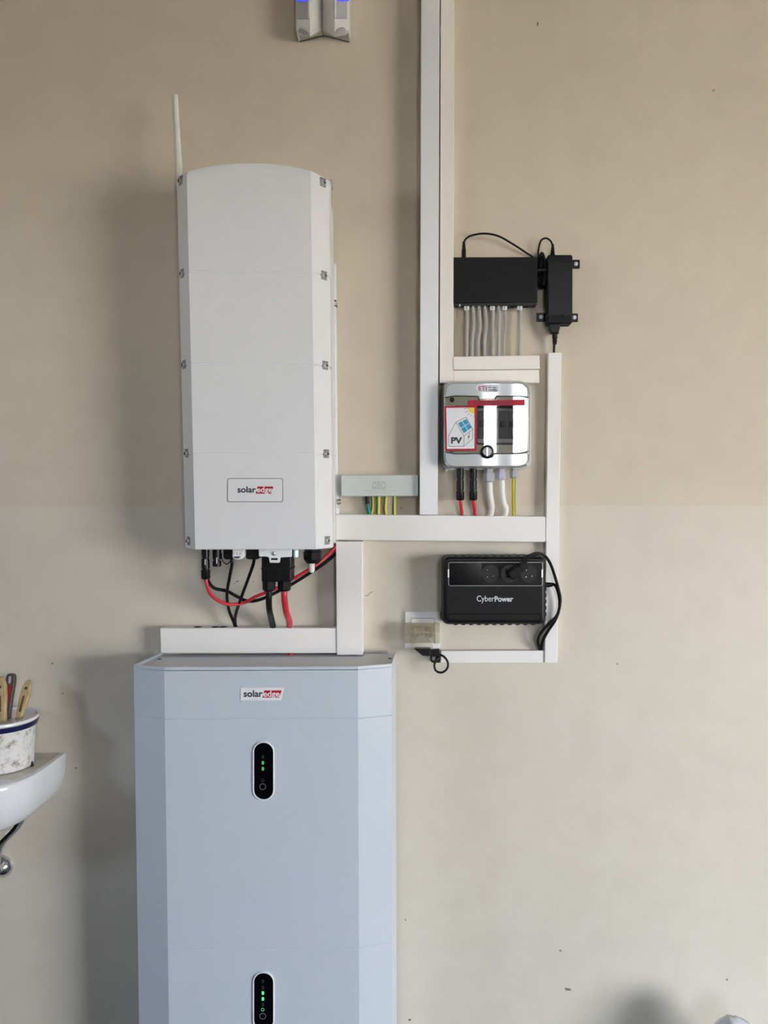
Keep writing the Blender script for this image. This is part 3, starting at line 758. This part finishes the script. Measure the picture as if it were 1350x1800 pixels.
# front frame: top band, bottom band and side rails around the door opening
DF = 0.088
def band(top, poly_out, poly_in):
    pass
fr_out = [(787, 672.5), (795, 670.4), (912, 669.8), (922, 671.6), (930, 679), (931.3, 690), (930.8, 811), (927, 819), (916, 822.6), (800, 823.6), (788, 821.6), (781, 815), (779.4, 805), (779.8, 690), (781.5, 678.5)]
def offs(poly, k, c=(855.5, 747)): return [(c[0]+(x-c[0])*k, c[1]+(y-c[1])*k) for x, y in poly]
rear_ring = [W(x, y, 0.045) for x, y in offs(fr_out, 1.005)]
mid_ring = [W(x, y, 0.076) for x, y in offs(fr_out, 0.995)]
front_ring = [W(x, y, DF) for x, y in offs(fr_out, 0.955)]
shell = MB().loft([rear_ring, mid_ring, front_ring], cap=False)
part('cover_skirt', shell, 'grey_box', bx, ang=16)
zin = offs(fr_out, 0.955)
topb = [p for p in zin if p[1] < 695]
top_poly = sorted([p for p in zin if p[1] < 695], key=lambda p: p[0])
part('cover_top_band', MB().px(top_poly+[(927.5, 697.5), (873, 696), (869, 701.5), (843, 702), (839, 696.5), (800, 695), (782.5, 698.5)], DF+0.0006, 0.06), 'grey_box', bx, bev=0.0012)
bot_poly = sorted([p for p in zin if p[1] > 800], key=lambda p: p[0])
part('cover_bottom_band', MB().px(bot_poly+[(927.5, 796), (915, 797.5), (868, 797.8), (866, 803), (856, 806), (847, 803), (844, 797.8), (800, 798.5), (783, 795)], DF+0.0006, 0.06), 'grey_box', bx, bev=0.0012)
part('inner_plate', MB().ring(rect(781, 694, 930, 799), rect(800, 713, 919, 780), 0.0835, 0.076), 'cream_plate', bx, smooth=False)
rc = part('device_recess', MB().px(rect(800, 713, 919, 780), 0.030, 0.026), 'breaker_dark', bx, smooth=False)
part('recess_wall', MB().ring(rect(800, 713, 919, 780), rect(802, 714.5, 917, 778.5), 0.083, 0.028), 'breaker_dark', bx, smooth=False)
for k, x in enumerate((806, 823, 840, 857, 876.5, 893, 905)):
    bk_ = part('breaker', MB().px(rect(x, 722, x+15.5, 771), 0.048, 0.03), 'breaker_grey', rc, bev=0.001)
    part('toggle', MB().px(rect(x+4, 740, x+11, 750), 0.056, 0.047), 'breaker_dark', bk_, bev=0.001)
for x, y in ((794.5, 703), (917.5, 700.5), (794, 792), (914.5, 790)):
    part('cover_screw', MB().lathe(W(x, y, 0.0832), (0, -1, 0), [(0, .0055), (.0022, .0055), (.0026, .003)], 14), 'black_plastic' if y < 750 else 'grey_gland', bx)
dr = part('door', MB().px([(782.5, 699.5), (800, 697), (839, 698), (842.5, 703), (870, 702.5), (873.5, 697.5), (915, 697), (927.5, 699.5), (928.5, 740), (927, 793), (912, 796), (868, 796), (860, 790), (850, 790), (844, 796.5), (800, 797), (783.5, 793), (782, 740)], 0.0885, 0.0865), 'clear_door', bx, smooth=False)
part('door_edge', MB().ring(rr(837, 711.5, 920, 782, 6), rr(839, 713.2, 918, 780, 5), 0.0860, 0.0840), 'black_plastic', dr, smooth=False)
for a, b in (((781.5, 698.8), (800, 696.2)), ((800, 696.2), (841, 696.8)), ((841, 696.8), (842.5, 703)), ((871, 702.5), (873, 696.5)), ((873, 696.5), (915, 696.2)), ((915, 696.2), (929, 699)), ((782, 794), (800, 797.8)), ((800, 797.8), (846, 797.4)), ((866, 797.2), (914, 796.8)), ((914, 796.8), (929.5, 793))):
    part('door_gap', MB().px(line_px(a, b, 1.1), 0.0892, 0.08), 'slot_black', dr, smooth=False)
kn = part('door_latch', MB().lathe(W(856.3, 794, 0.086), (0, -1, 0), [(0, .0145), (.006, .0145), (.007, .013), (.0072, .0105)], 28), 'black_plastic', bx)
part('latch_knob', MB().lathe(W(856.3, 794, 0.092), (0, -1, 0), [(0, .0105), (.003, .0104), (.0042, .009), (.0044, .0005)], 24), 'knob_metal', kn)
part('latch_bar', MB().px([(855.2, 786.5), (857.6, 786.5), (857.6, 801.5), (855.2, 801.5)], 0.0985, 0.09), 'chrome', kn, bev=0.0004)
# stickers
st = part('solar_sticker', MB().px([(781.3, 714), (838.2, 713.3), (837.8, 792), (783, 792.5)], 0.0895, 0.0886), 'sticker_red', dr, smooth=False)
dS = 0.0900
def pr(name, poly, m_, par, k=0): return part(name, MB().px(poly, dS+0.0002*k, 0.0892), m_, par, smooth=False)
wh = pr('sticker_field', [(784.5, 717), (834, 716.4), (834, 788.5), (785.8, 789)], 'sticker_white', st)
L0 = part('house_outline', MB().px(rect(0, 0, .01, .01), dS, dS-.0001), 'ink_grey', st) if False else None
hl = [((788.5, 784.5), (815.5, 784.5)), ((788.5, 784.5), (788.3, 766.5)), ((788.3, 766.5), (801.5, 742)), ((801.5, 742), (815.5, 766.5)), ((815.5, 766.5), (815.5, 784.5)),
      ((801.5, 742), (819.5, 733)), ((819.5, 733), (831, 754.5)), ((815.5, 766.5), (831, 754.5)), ((831, 754.5), (831, 771)), ((831, 771), (815.5, 784.5))]
for a, b in hl: pr('house_line', line_px(a, b, 0.8), 'ink_line', st, 1)
P00, P10, P01, P11 = Vector((805, 744)), Vector((819.5, 736.5)), Vector((815.5, 761.5)), Vector((829, 751.5))
def pq(u, v): 
    q = P00.lerp(P10, u).lerp(P01.lerp(P11, u), v); return (q.x, q.y)
pr('panel_field', [pq(0, 0), pq(1, 0), pq(1, 1), pq(0, 1)], 'sticker_lightblue', st, 1)
for u0, u1 in ((0.0, .45), (.55, 1.0)):
    for v0, v1 in ((0.0, .45), (.55, 1.0)):
        pr('panel_cell', [pq(u0, v0), pq(u1, v0), pq(u1, v1), pq(u0, v1)], 'sticker_blue', st, 2)
pr('bolt_mark', [(825.5, 760.5), (821.8, 769), (824, 768.3), (821.7, 775), (826.3, 766.3), (823.8, 767), (826.3, 761)], 'ink_dark', st, 1)
pr('sun_mark', [(834, 716.4)]+[(834-11.5*math.cos(R(a)), 716.4+11*math.sin(R(a))) for a in range(0, 91, 10)], 'sticker_yellow', st, 1)
for a in (8, 28, 48, 66, 84):
    ca, sa = math.cos(R(a)), math.sin(R(a))
    pr('sun_ray', line_px((834-13*ca, 716.4+13*sa), (834-19*ca, 716.4+18*sa), 0.7), 'ink_line', st, 1)
text('sticker_lettering', 'PV', 792.8, 768.5, 812.5, 780, dS+0.0001, 'ink_dark', st, bold=0.045)
rs = part('warning_strip', MB().px([(823.5, 703.6), (922.5, 702.6), (922, 712.2), (823, 713)], 0.0897, 0.0886), 'sticker_red', dr, smooth=False)
text('strip_lettering', 'ROZDZIELNIA PV', 842, 704.9, 902.5, 710.3, 0.0898, 'ink_dark', rs, bold=0.012, th=.0002)
part('warning_triangle', MB().ring([(834, 704.6), (837, 709.8), (831, 709.8)], [(834, 706.2), (835.6, 709), (832.4, 709)], 0.0900, 0.089), 'ink_dark', rs, smooth=False)
lb = part('maker_label', MB().px(rr(836, 675.5, 877, 689, 6.5), DF+0.0016, DF), 'print_silver', bx, smooth=False)
text('label_lettering', 'ETI', 841.2, 678.8, 855.5, 686.5, DF+0.0016, 'ink_magenta', lb, bold=0.02)
for x0, x1, y in ((858, 864, 680.5), (866, 872, 680.5), (859, 865, 685), (865.5, 873, 684), (866, 874, 686.3)):
    part('label_print', MB().px(rect(x0, y, x1, y+1.2), DF+0.0020, DF+.001), 'ink_dark', lb, smooth=False)
part('label_print', MB().ring(circ(869, 682, 2.2, 12), circ(869, 682, 1.5, 12), DF+0.0019, DF+.001), 'ink_grey', lb, smooth=False)
for x in (784.5,):
    part('mounting_lug', MB().lathe(W(x, 825.5, 0.02), (0, -1, 0), [(0, .004), (.02, .004), (.021, .003)], 10), 'grey_base', bx)
# glands and cables leaving the bottom of the box
glg = 'cables below the breaker box'
for x, xb, lab in ((809, 811.5, 'left'), (832, 834.5, 'right')):
    t = thing('solar_lead', 'red cable with black connector below the breaker box, %s of the two' % lab, 'cable', W(xb, 908, .03), glg)
    mc4(x, 824, 879.5, 0.045, 8, t, 'connector', r=7.2)
    part('cord', tpx([(x, 876, .045), (x+0.8, 886, .044), (xb-0.3, 897, .036), (xb+.5, 911, .026)], 3.0, 10), 'red_cable', t)
for x, xb, r, g, y1, lab in ((859, 860.5, 10.8, 'grey_gland', 848, 'thick white cable with large grey gland under the breaker box'), (880.5, 885.5, 9.6, 'lilac_gland', 844, 'thick white cable with lilac gland under the breaker box')):
    t = thing('mains_cable', lab, 'cable', W(xb, 908, .03), glg)
    part('gland', vlathe(x, 0.045, [(824, r*.72), (831, r*.72), (831.5, r), (y1-3, r*.97), (y1, r*.75)], 8, R(22)), g, t, ang=20)
    part('cord', tpx([(x+1, y1-3, .045), (x+2, 868, .044), (x+4.5, 885, .040), (xb+3.5, 895, .034), (xb, 911, .024)], 5.6, 14), 'white_cable', t)
t = thing('earth_wire', 'green and yellow earth wire with small grey gland under the breaker box', 'wire', W(903, 908, .03), glg)
part('gland', vlathe(903.5, 0.045, [(824, 6), (828, 6), (828.5, 8.3), (838, 8), (841, 6)], 8, R(22)), 'grey_gland', t, ang=20)
w = part('insulation', tpx([(903, 838, .045), (902.3, 860, .044), (902.5, 885, .036), (903.5, 911, .026)], 3.1, 12), 'earth_yellow', t)
part('green_stripe', tpx([(904.3, 838, .0455), (903.6, 860, .0445), (903.6, 885, .0365), (904.4, 911, .0265)], 2.2, 10), 'earth_green', w)

# ================================================================== backup power unit
up = thing('backup_power_unit', 'black backup power unit with three round sockets and silver lettering', 'power unit', W(868, 1098, 0))
part('rear_housing', MB().px(rr(777.5, 977.5, 959.5, 1097.5, 11), 0.055, 0.002), 'black_matte', up, bev=0.003)
part('front_housing', MB().px(rr(778.5, 978.5, 958.3, 1096.5, 11), 0.080, 0.050), 'black_plastic', up, bev=0.007, seg=4)
part('front_panel', MB().px(rr(785, 985, 953, 1091, 6), 0.0825, 0.07), 'black_matte', up, bev=0.0015)
for k in range(11):
    x = 797+k*13.6
    part('housing_rib', MB().px(rr(x, 976.2, x+7.5, 982, 1.5, 2), 0.066, 0.02), 'black_plastic', up, bev=0.001)
    part('housing_rib', MB().px(rr(x, 1093.5, x+8, 1099, 1.8, 2), 0.066, 0.02), 'black_plastic', up, bev=0.001)
for k in range(5):
    y = 1032+k*11
    part('housing_rib', MB().px(rr(954.5, y, 960.8, y+7, 1.5, 2), 0.066, 0.02), 'black_plastic', up, bev=0.001)
part('silver_frame', MB().ring(rr(788.3, 988.2, 953.9, 1030.2, 4), rr(789.2, 989, 953, 1029.4, 3.4), 0.0838, 0.08), 'frame_trim', up, smooth=False)
ob = part('outlet_strip', MB().px(rr(789.2, 989, 953, 1029.2, 3.4), 0.0832, 0.08), 'black_matte', up, smooth=False)
part('gloss_window', MB().px(rect(789.8, 990, 846.5, 1028), 0.0837, 0.083), 'black_gloss', ob, smooth=False)
for x0 in (787.2, 952):
    part('silver_clip', MB().px(rect(x0, 1001, x0+2.4, 1015), 0.0846, 0.08), 'silver_trim', up, smooth=False)
for cx in (862, 896, 930):
    s_ = part('socket', MB().ring(circ(cx, 1008.5, 15.8, 28), circ(cx, 1008.5, 14.6, 28), 0.0850, 0.082), 'black_plastic', up, smooth=False)
    part('socket_well', MB().px(circ(cx, 1008.5, 14.6, 28), 0.0834, 0.082), 'black_plastic', s_, smooth=False)
    for hx, hy in ((-5.4, -6.5), (-5.8, 5.8), (4.8, 4.2)):
        part('socket_hole', MB().lathe(W(cx+hx, 1008.5+hy, 0.0834), (0, -1, 0), [(0, .0032), (.0006, .0032)], 12), 'slot_black', s_, smooth=False)
        if cx != 896: part('contact_pin', MB().lathe(W(cx+hx, 1008.5+hy, 0.0834), (0, -1, 0), [(0, .0014), (.0012, .0013), (.0015, .0006)], 10), 'steel', s_)
part('lower_ridge', MB().ring(rr(787, 1078.5, 951, 1090.5, 4), rr(787.8, 1079.4, 950.2, 1089.7, 3.4), 0.0828, 0.08), 'black_gloss', up, smooth=False)
text('maker_lettering', 'Cyber', 838, 1047, 869, 1060.5, 0.0826, 'print_silver', up, bold=0.004)
text('maker_lettering', 'Power', 869.5, 1048, 902, 1057.7, 0.0826, 'print_silver', up, bold=0.03)
# cord plugged into the middle socket
pc = thing('mains_lead', 'black plug in the middle socket of the backup unit with looping cord', 'cable', W(905, 1000, .1), 'cords of the backup power unit')
u2 = Vector((0.80, 0, 0.60)).normalized(); v2 = Vector((-0.60, 0, 0.80)); n2 = Vector((0, -1, 0))
o2 = W(899, 1008, 0.084); s2 = 1/S(.09)
part('plug_body', MB().frame(o2, u2, v2, n2, [(-6*s2, -8*s2), (10*s2, -8.5*s2), (18*s2, -6.5*s2), (18*s2, 6.5*s2), (10*s2, 8.5*s2), (-6*s2, 8*s2)], 0.034, 0.002), 'black_matte', pc, bev=0.003, seg=3)
sr = part('strain_relief', MB().frame(o2, u2, v2, n2, [(17*s2, -7*s2), (33*s2, -5*s2), (33*s2, 5*s2), (17*s2, 7*s2)], 0.030, 0.010), 'black_matte', pc, bev=0.002)
for k in range(4):
    part('relief_rib', MB().frame(o2, u2, v2, n2, rect((19+k*3.6)*s2, -6.6*s2, (20.8+k*3.6)*s2, 6.6*s2), 0.0315, 0.009), 'black_plastic', sr, bev=0.0005)
part('cord', tpx([(922, 985, .104), (933, 976, .105), (945, 972.5, .10), (957, 976.5, .09), (967, 990, .075), (975, 1012, .06), (981.5, 1035, .05), (985, 1055, .045), (980, 1080, .042), (966, 1096, .04), (951, 1112, .036), (945.3, 1125, .03), (948, 1138, .02), (952, 1148, .012)], 2.7, 10), 'black_rubber', pc)
sc_ = thing('mains_lead', 'black cord from the side of the backup unit down into the slim trunking', 'cable', W(965, 1028, .05), 'cords of the backup power unit')
part('strain_relief', MB().lathe(W(958, 1028, .04), (1, 0, 0), [(0, .006), (.012, .0055), (.018, .004)], 12), 'black_rubber', sc_)
part('cord', tpx([(966, 1028, .04), (972, 1027, .042), (978, 1032, .044), (983, 1050, .044), (983, 1070, .040), (976, 1090, .036), (964, 1108, .032), (955, 1124, .026), (952, 1136, .018), (951, 1149, .011)], 2.7, 10), 'black_rubber', sc_)

# ================================================================== wall socket with adapter
so = thing('wall_socket', 'square grey-white wall socket plate left of the backup unit', 'socket', W(742, 1140, 0))
part('plate', MB().px(rr(711.8, 1075, 774, 1140, 2), 0.010, 0.0), 'detector_white', so, bev=0.0014)
part('insert_frame', MB().ring(rr(722, 1086.5, 764.5, 1130, 1.5), rr(723, 1087.5, 763.5, 1129, 1), 0.0115, 0.008), 'ink_grey', so, smooth=False)
part('insert', MB().px(rr(723, 1087.5, 763.5, 1129, 1), 0.0112, 0.008), 'pvc_white', so, smooth=False)
ta = thing('plug_adapter', 'smoky transparent plug adapter pushed into the wall socket', 'adapter', W(742, 1131, .03))
zc = W(742, 1112, 0.035)
s_ = S(.035)
part('barrel', MB().lathe(W(710.5, 1112.5, 0.036), (1, 0, 0), [(0, 16.5/s_), (1.5/s_, 18.2/s_), (10/s_, 18.6/s_), (11/s_, 17.8/s_), (52/s_, 17.8/s_), (53/s_, 18.8/s_), (62/s_, 18.4/s_), (63.5/s_, 16.5/s_)], 28), 'smoky_plastic', ta)
part('contact', MB().px(rect(727, 1103, 731, 1122), .045, .03), 'brass', ta, bev=0.0006)
part('contact', MB().px(rect(751, 1103, 755, 1122), .045, .03), 'brass', ta, bev=0.0006)
part('contact', MB().px(rect(722, 1111, 760, 1113), .047, .04), 'brass', ta, bev=0.0004)
part('inner_block', MB().px(rr(725, 1103, 737, 1121, 2), .040, .028), 'brown_insert', ta, bev=0.001)
part('inner_block', MB().px(rr(747, 1103, 759, 1121, 2), .040, .028), 'brown_insert', ta, bev=0.001)
for x_ in (721.5, 763.5):
    part('barrel_collar', MB().lathe(W(x_, 1112.5, 0.036), (1, 0, 0), [(0, 18.9/s_), (.0004, 19.2/s_), (.0016, 19.2/s_), (.002, 18.9/s_)], 28), 'clear_plastic', ta)
part('outlet_cup', MB().lathe(W(742, 1118, 0.046), (0, -0.35, -1), [(0, 9/s_), (6/s_, 12/s_), (12/s_, 17/s_), (16/s_, 18.4/s_), (21/s_, 18.2/s_), (22.5/s_, 16/s_)], 28), 'clear_plastic', ta)
part('barrel_seam', MB().px(rect(713, 1111.2, 772, 1112.4), 0.0602, 0.055), 'clear_plastic', ta, smooth=False)
lp_ = thing('looped_plug', 'black angled plug under the transparent adapter with its cord in a small loop', 'cable', W(750, 1142, .04))
part('plug_body', MB().px([(728, 1140.5), (757, 1141), (757.5, 1153.5), (743, 1153), (736, 1147.5)], 0.062, 0.035), 'black_plastic', lp_, bev=0.0015)
part('strain_relief', MB().px([(755, 1143.5), (772.5, 1142), (773.5, 1154), (756, 1154.5)], 0.052, 0.036), 'black_matte', lp_, bev=0.0015)
part('trunking_entry', MB().px(rect(766, 1147, 773, 1165), 0.03, 0.006), 'black_matte', lp_, bev=0.001)
part('cord', tpx([(770, 1150, .045), (780, 1154, .048), (787, 1164, .05), (786, 1175, .05), (777, 1182, .05), (767, 1179.5, .048), (763.5, 1170, .046), (767, 1160, .044), (772, 1156, .04)], 2.0, 10), 'black_rubber', lp_)
part('cord', tpx([(759, 1152, .04), (757.5, 1158, .038), (761, 1163, .036), (768, 1162, .03), (775, 1157, .018)], 1.9, 10), 'black_rubber', lp_)

# ================================================================== motion detectors
for sgn, x0, x1, lab in ((-1, 519.5, 565.8, 'left'), (1, 567.2, 614, 'right')):
    t = thing('motion_detector', 'white motion detector at the top edge, the %s one of two' % lab, 'sensor', W((x0+x1)/2, 64, 0), 'motion detectors')
    xi, xo = (x1, x0) if sgn < 0 else (x0, x1)       # inner (touching) edge, outer edge
    xm = xi+(xo-xi)*0.45
    def ring(y_in, y_m, y_o, d_in, d_m, d_o, sh=0.0):
        x_o = xo-sh*sgn
        a, b, c_ = W(xi, y_in, d_in), W(xm, y_m, d_m), W(x_o, y_o, d_o)
        b0 = W(xm-3*sgn, y_m*.85+y_in*.15, d_m-.002); b1 = W(x_o-2.5*sgn, y_m*.15+y_o*.85, d_o+.004)
        return [Vector((a.x, -.002, a.z)), a, b0, b, b1, c_, Vector((c_.x, -.002, c_.z))]
    rgs = [ring(53.5, 65.5, 61, .022, .044, .030, 5), ring(52.5, 64, 58, .026, .056, .042, 2), ring(49, 56, 53, .028, .066, .051, .4), ring(44, 44, 44, .028, .070, .054), ring(4, 4, 4, .028, .070, .054), ring(-70, -70, -70, .028, .070, .054)]
    part('housing', MB().loft(rgs), 'detector_white', t, ang=25)
    A, B = rgs[3][3], rgs[3][4]                             # the outward turned front face
    u = (B-A).normalized(); v = Vector((0, 0, 1)); nn = u.cross(v)
    if nn.y > 0: nn = -nn
    L_ = (B-A).length; o_ = Vector((A.x, A.y, W(xo, 38, .06).z)); hh = (38-9)/S(.06)
    part('lens', MB().frame(o_, u, v, nn, [(L_*.12, 0), (L_*.93, 0), (L_*.93, hh), (L_*.12, hh)], 0.0022, -0.004), 'detector_lens', t, bev=0.0008)
    part('lens_rib', MB().frame(o_, u, v, nn, [(-L_*.04, 0), (L_*.10, 0), (L_*.10, hh), (-L_*.04, hh)], 0.0042, -0.004), 'detector_white', t, bev=0.0008)
    A, B, C_, D_ = rgs[1][3], rgs[1][4], rgs[2][4], rgs[2][3]   # the slanted chin below it
    nn = (B-A).cross(D_-A).normalized()
    if nn.y > 0: nn = -nn
    ctr = (A+B+C_*2+D_*2)/6; u = (B-A).normalized(); v = nn.cross(u)
    if v.z < 0: v = -v
    part('lower_lens', MB().frame(ctr+v*.002, u, v, nn, [(.0125*math.cos(q_)*(1.15 if math.cos(q_) < 0 else 1), .0075*math.sin(q_)) for q_ in [2*math.pi*k/18 for k in range(18)]], 0.0022, -0.004), 'detector_lens', t, bev=0.0006)
    fl_ = [W(xm+2*sgn, -5, .0722), W(xo-1.2*sgn, -4, .0578), W(xo-1.2*sgn, 1.6, .0578), W(xm+(xo-xm)*.55, 3.0, .0650), W(xm+4*sgn, 0.5, .0722)]
    part('status_light', MB().prism(fl_, [q_+Vector((0, .008, 0)) for q_ in fl_]), 'led_blue', t, smooth=False)

# ================================================================== washbasin corner
SZ = W(90, 1323, 0.0).z                                  # rim height
SXR = W(116.5, 1335, 0.0).x
HWD, DEP = 0.24, 0.255; SXC = SXR-HWD
def plan(k, z, dk=1.0, n=28):
    out = []
    for i in range(n+1):
        a = math.pi*i/n
        c_, s_ = math.cos(a), math.sin(a)
        x = HWD*k*(abs(c_)**(2/4.6))*(1 if c_ >= 0 else -1)
        y = DEP*dk*(abs(s_)**(2/4.6))
        out.append(Vector((SXC+x, -max(y, 0.0), z)))
    return out
bs = thing('washbasin', 'white ceramic washbasin cut off by the left edge of the photo', 'sink', (SXC, 0, SZ-0.15))
outer = [plan(.42, SZ-0.1320, .50), plan(.60, SZ-0.1294, .64), plan(.76, SZ-0.1206, .78), plan(.87, SZ-0.1056, .88), plan(.945, SZ-0.0810, .945), plan(.985, SZ-0.0484, .985), plan(1.0, SZ-0.0158, 1.0), plan(1.0, SZ-0.0053, 1.0), plan(.992, SZ-0.0009, .99), plan(.975, SZ, .97)]
def bowl(k, z):
    out = []
    for i in range(29):
        a = R(-60+300*i/28)
        out.append(Vector((SXC-.09+0.125*k*math.cos(a), -(0.13+0.095*k*math.sin(a)), z)))
    return out
part('basin_body', MB().loft(outer+[bowl(1.0, SZ-.001), bowl(.96, SZ-.012), bowl(.80, SZ-.06), bowl(.4, SZ-.10)], cap=True), 'ceramic', bs, ang=50)
led = [Vector((SXC-.02, -0.003, SZ+0.0006)), Vector((SXC+HWD*.955, -0.003, SZ+0.0006)), Vector((SXC+HWD*.955, -0.08, SZ+0.0006)), Vector((SXC+HWD*.94, -0.14, SZ+0.0006)), Vector((SXC+HWD*.86, -0.19, SZ+0.0006)), Vector((SXC+.06, -0.19, SZ+0.0006)), Vector((SXC+.04, -0.06, SZ+0.0006)), Vector((SXC-.02, -0.03, SZ+0.0006))]
part('grimy_ledge', MB().prism(led, [q-Vector((0, 0, .003)) for q in led]), 'ceramic_dirty', bs, smooth=False)
# enamel pot with brushes, standing on the ledge
pd = 0.100; pc_ = W(-3, 1300, pd); pc_.z = SZ+0.0008
r0 = 0.083
pot = thing('enamel_pot', 'worn white enamel pot with navy rim band, standing on the washbasin', 'pot', pc_)
hp = 0.108
part('body', MB().lathe(pc_, (0, 0, 1), [(0, r0*.80), (.002, r0*.86), (.006, r0*.87), (hp*.84, r0*.93), (hp*.93, r0*.955), (hp*.995, r0*1.0), (hp, r0*.985), (hp*.9, r0*.93), (.006, r0*.84), (.005, .001)], 48), 'enamel_worn', pot)
part('rim_band', MB().lathe(pc_+Vector((0, 0, hp*.85)), (0, 0, 1), [(0, r0*.93), (0, r0*.965), (.004, r0*.995), (.011, r0*1.012), (.012, r0*.97)], 48), 'enamel_navy', pot)
part('rolled_rim', MB().lathe(pc_+Vector((0, 0, hp*.965)), (0, 0, 1), [(0, r0*.985), (.002, r0*1.015), (.0055, r0*1.018), (.008, r0*1.0), (.008, r0*.975), (.003, r0*.96)], 48), 'ceramic', pot)
def handle(name, label, lo, hi, wpx, prof, d_lo, d_hi, m_, hole, parts_cb=None):
    """flat tool handle between two pixel points; prof = half width along its length"""
    A, B = W(lo[0], lo[1], d_lo), W(hi[0], hi[1], d_hi)
    v = (B-A); L_ = v.length; v.normalize(); nn = Vector((0, -1, 0)); nn = (nn-v*nn.dot(v)).normalized(); u = v.cross(nn)
    if u.x < 0: u = -u
    t = thing(name, label, 'tool', A, 'tools in the enamel pot')
    s_ = 1/S(d_lo)
    pl = [(w_*wpx*s_, f*L_) for f, w_ in prof]+[(-w_*wpx*s_, f*L_) for f, w_ in reversed(prof)]
    hd = part('handle', MB().frame(A, u, v, nn, pl, 0.006, -0.006), m_, t, bev=0.002, seg=2)
    if hole == 'round':
        part('hanging_hole', MB().frame(A+v*(L_*.80), u, v, nn, [(math.cos(a)*.0035, math.sin(a)*.0035) for a in [2*math.pi*k/14 for k in range(14)]], 0.0066, 0.004), 'wood_dark', hd, smooth=False)
        part('handle_groove', MB().frame(A+v*(L_*.45), u, v, nn, rect(-.0022, -.018, .0022, .018), 0.0066, 0.004), 'wood_dark', hd, smooth=False)
    else:
        part('hanging_slot', MB().frame(A+v*(L_*.88), u, v, nn, rr(-.0028, -.008, .0028, .008, .002, 3), 0.0066, 0.004), 'grey_cable', hd, smooth=False)
        part('red_grip', MB().frame(A+v*(L_*.55), u, v, nn, [(-.006, -.04), (.001, -.03), (.006, .025), (.001, .026), (-.004, .0)], 0.0068, 0.003), 'red_plastic', hd, smooth=False)
    fb = A-v*0.02
    part('ferrule', MB().frame(fb, u, v, nn, rect(-wpx*s_*1.1, -.02, wpx*s_*1.1, .021), 0.007, -0.007), 'wood_dark' if hole == 'round' else 'brown_plastic', t, bev=0.001)
    part('bristles', MB().frame(fb-v*0.02, u, v, nn, [(-wpx*s_*1.1, 0), (wpx*s_*1.1, 0), (wpx*s_*.9, -.028), (-wpx*s_*.9, -.028)], 0.006, -0.006), 'black_rubber', t, bev=0.001)
    return t
prof1 = [(0, .75), (.15, .62), (.35, .78), (.6, 1.0), (.8, .95), (.93, .62), (1.0, .25)]
handle('paint_brush', 'paint brush with pale wooden handle leaning right in the enamel pot', (31, 1272), (51.5, 1195), 8.2, prof1, 0.105, 0.075, 'wood_handle', 'round')
handle('paint_scraper', 'dark brown tool handle with a red inlay between two wooden brushes', (11, 1272), (20.5, 1184), 8.0, [(0, .7), (.2, .75), (.5, .85), (.85, 1.05), (.96, .9), (1.0, .6)], 0.10, 0.085, 'brown_plastic', 'slot')
handle('paint_brush', 'paint brush with wooden handle at the left edge, cut off by the frame', (3, 1274), (2, 1190), 9.5, [(0, .9), (.3, .85), (.6, 1.0), (.82, .95), (.95, .6), (1.0, .3)], 0.125, 0.12, 'wood_handle', 'round')
q = W(55, 1346, 0.105); q = CAM+(q-CAM)*((SZ+0.001-CAM.z)/(q.z-CAM.z))
single('rubber_stopper', MB().lathe(q, (0, 0, 1), [(0, .0055), (.002, .0055), (.003, .0042), (.008, .0038), (.0095, .003)], 14), 'black_rubber', 'small black rubber stopper beside the enamel pot on the basin', 'stopper')
ho = thing('water_hose', 'braided steel water hose under the washbasin with a paper tag', 'hose', W(0, 1490, .06))
part('hose', tpx([(45, 1430, .05), (34, 1451, .05), (20, 1466, .05), (6, 1481, .05), (-2, 1500, .04), (-3, 1520, .03)], 4.0, 12), 'braided_hose', ho)
part('hose', tpx([(38, 1432, .09), (26, 1455, .085), (12, 1470, .08), (0, 1482, .08), (-18, 1500, .06)], 3.0, 12), 'black_rubber', ho)
part('paper_tag', MB().px([(26.5, 1451), (30.5, 1455), (14.5, 1472), (8.5, 1468.5), (9.5, 1464.5)], 0.063, 0.061), 'paper_white', ho, smooth=False)
part('tag_print', MB().px([(22, 1455), (25, 1457.5), (20, 1462), (17.5, 1459.5)], 0.0634, 0.062), 'ink_red', ho, smooth=False)
va = thing('wall_valve', 'domed chrome wall valve cover below the washbasin', 'valve', W(4, 1522, 0))
part('cover_plate', MB().lathe(W(4, 1522, 0), (0, -1, 0), [(0, .027), (.004, .027), (.010, .024), (.018, .017), (.024, .009), (.026, .006)], 32), 'chrome', va)
part('spindle', MB().lathe(W(4, 1522, .025), (0, -1, 0), [(0, .006), (.012, .006), (.014, .009), (.026, .009), (.028, .006)], 20), 'chrome', va)

# ================================================================== plastic bag at the lower right
bgm = bmesh.new(); bmesh.ops.create_icosphere(bgm, subdivisions=5, radius=1.0)
top = W(1289, 1784, 0.16)
hgt = top.z; cx, cy = W(1291, 1795, 0.16).x, -0.16
for v in bgm.verts:
    p = v.co.copy()
    w_ = 0.35+0.65*min(1.0, (1-p.z)/1.2)
    nz = noise.noise(p*2.3)*0.05+noise.noise(p*7+Vector((4, 2, 1)))*0.035+abs(noise.noise(p*15))*0.035
    q = p*(1+nz)
    v.co = (cx+q.x*0.070, cy+q.y*0.070, max(0.001, hgt*0.49+q.z*hgt*0.51))
me = bpy.data.meshes.new('plastic_bag'); bgm.to_mesh(me); bgm.free()
mz = max(v.co.z for v in me.vertices)
for v in me.vertices: v.co.z *= hgt/mz
me.polygons.foreach_set('use_smooth', [True]*len(me.polygons))
tag(link('plastic_bag', me, 'bag_film'), 'crumpled pale plastic bag peeking into the bottom right corner', 'bag')
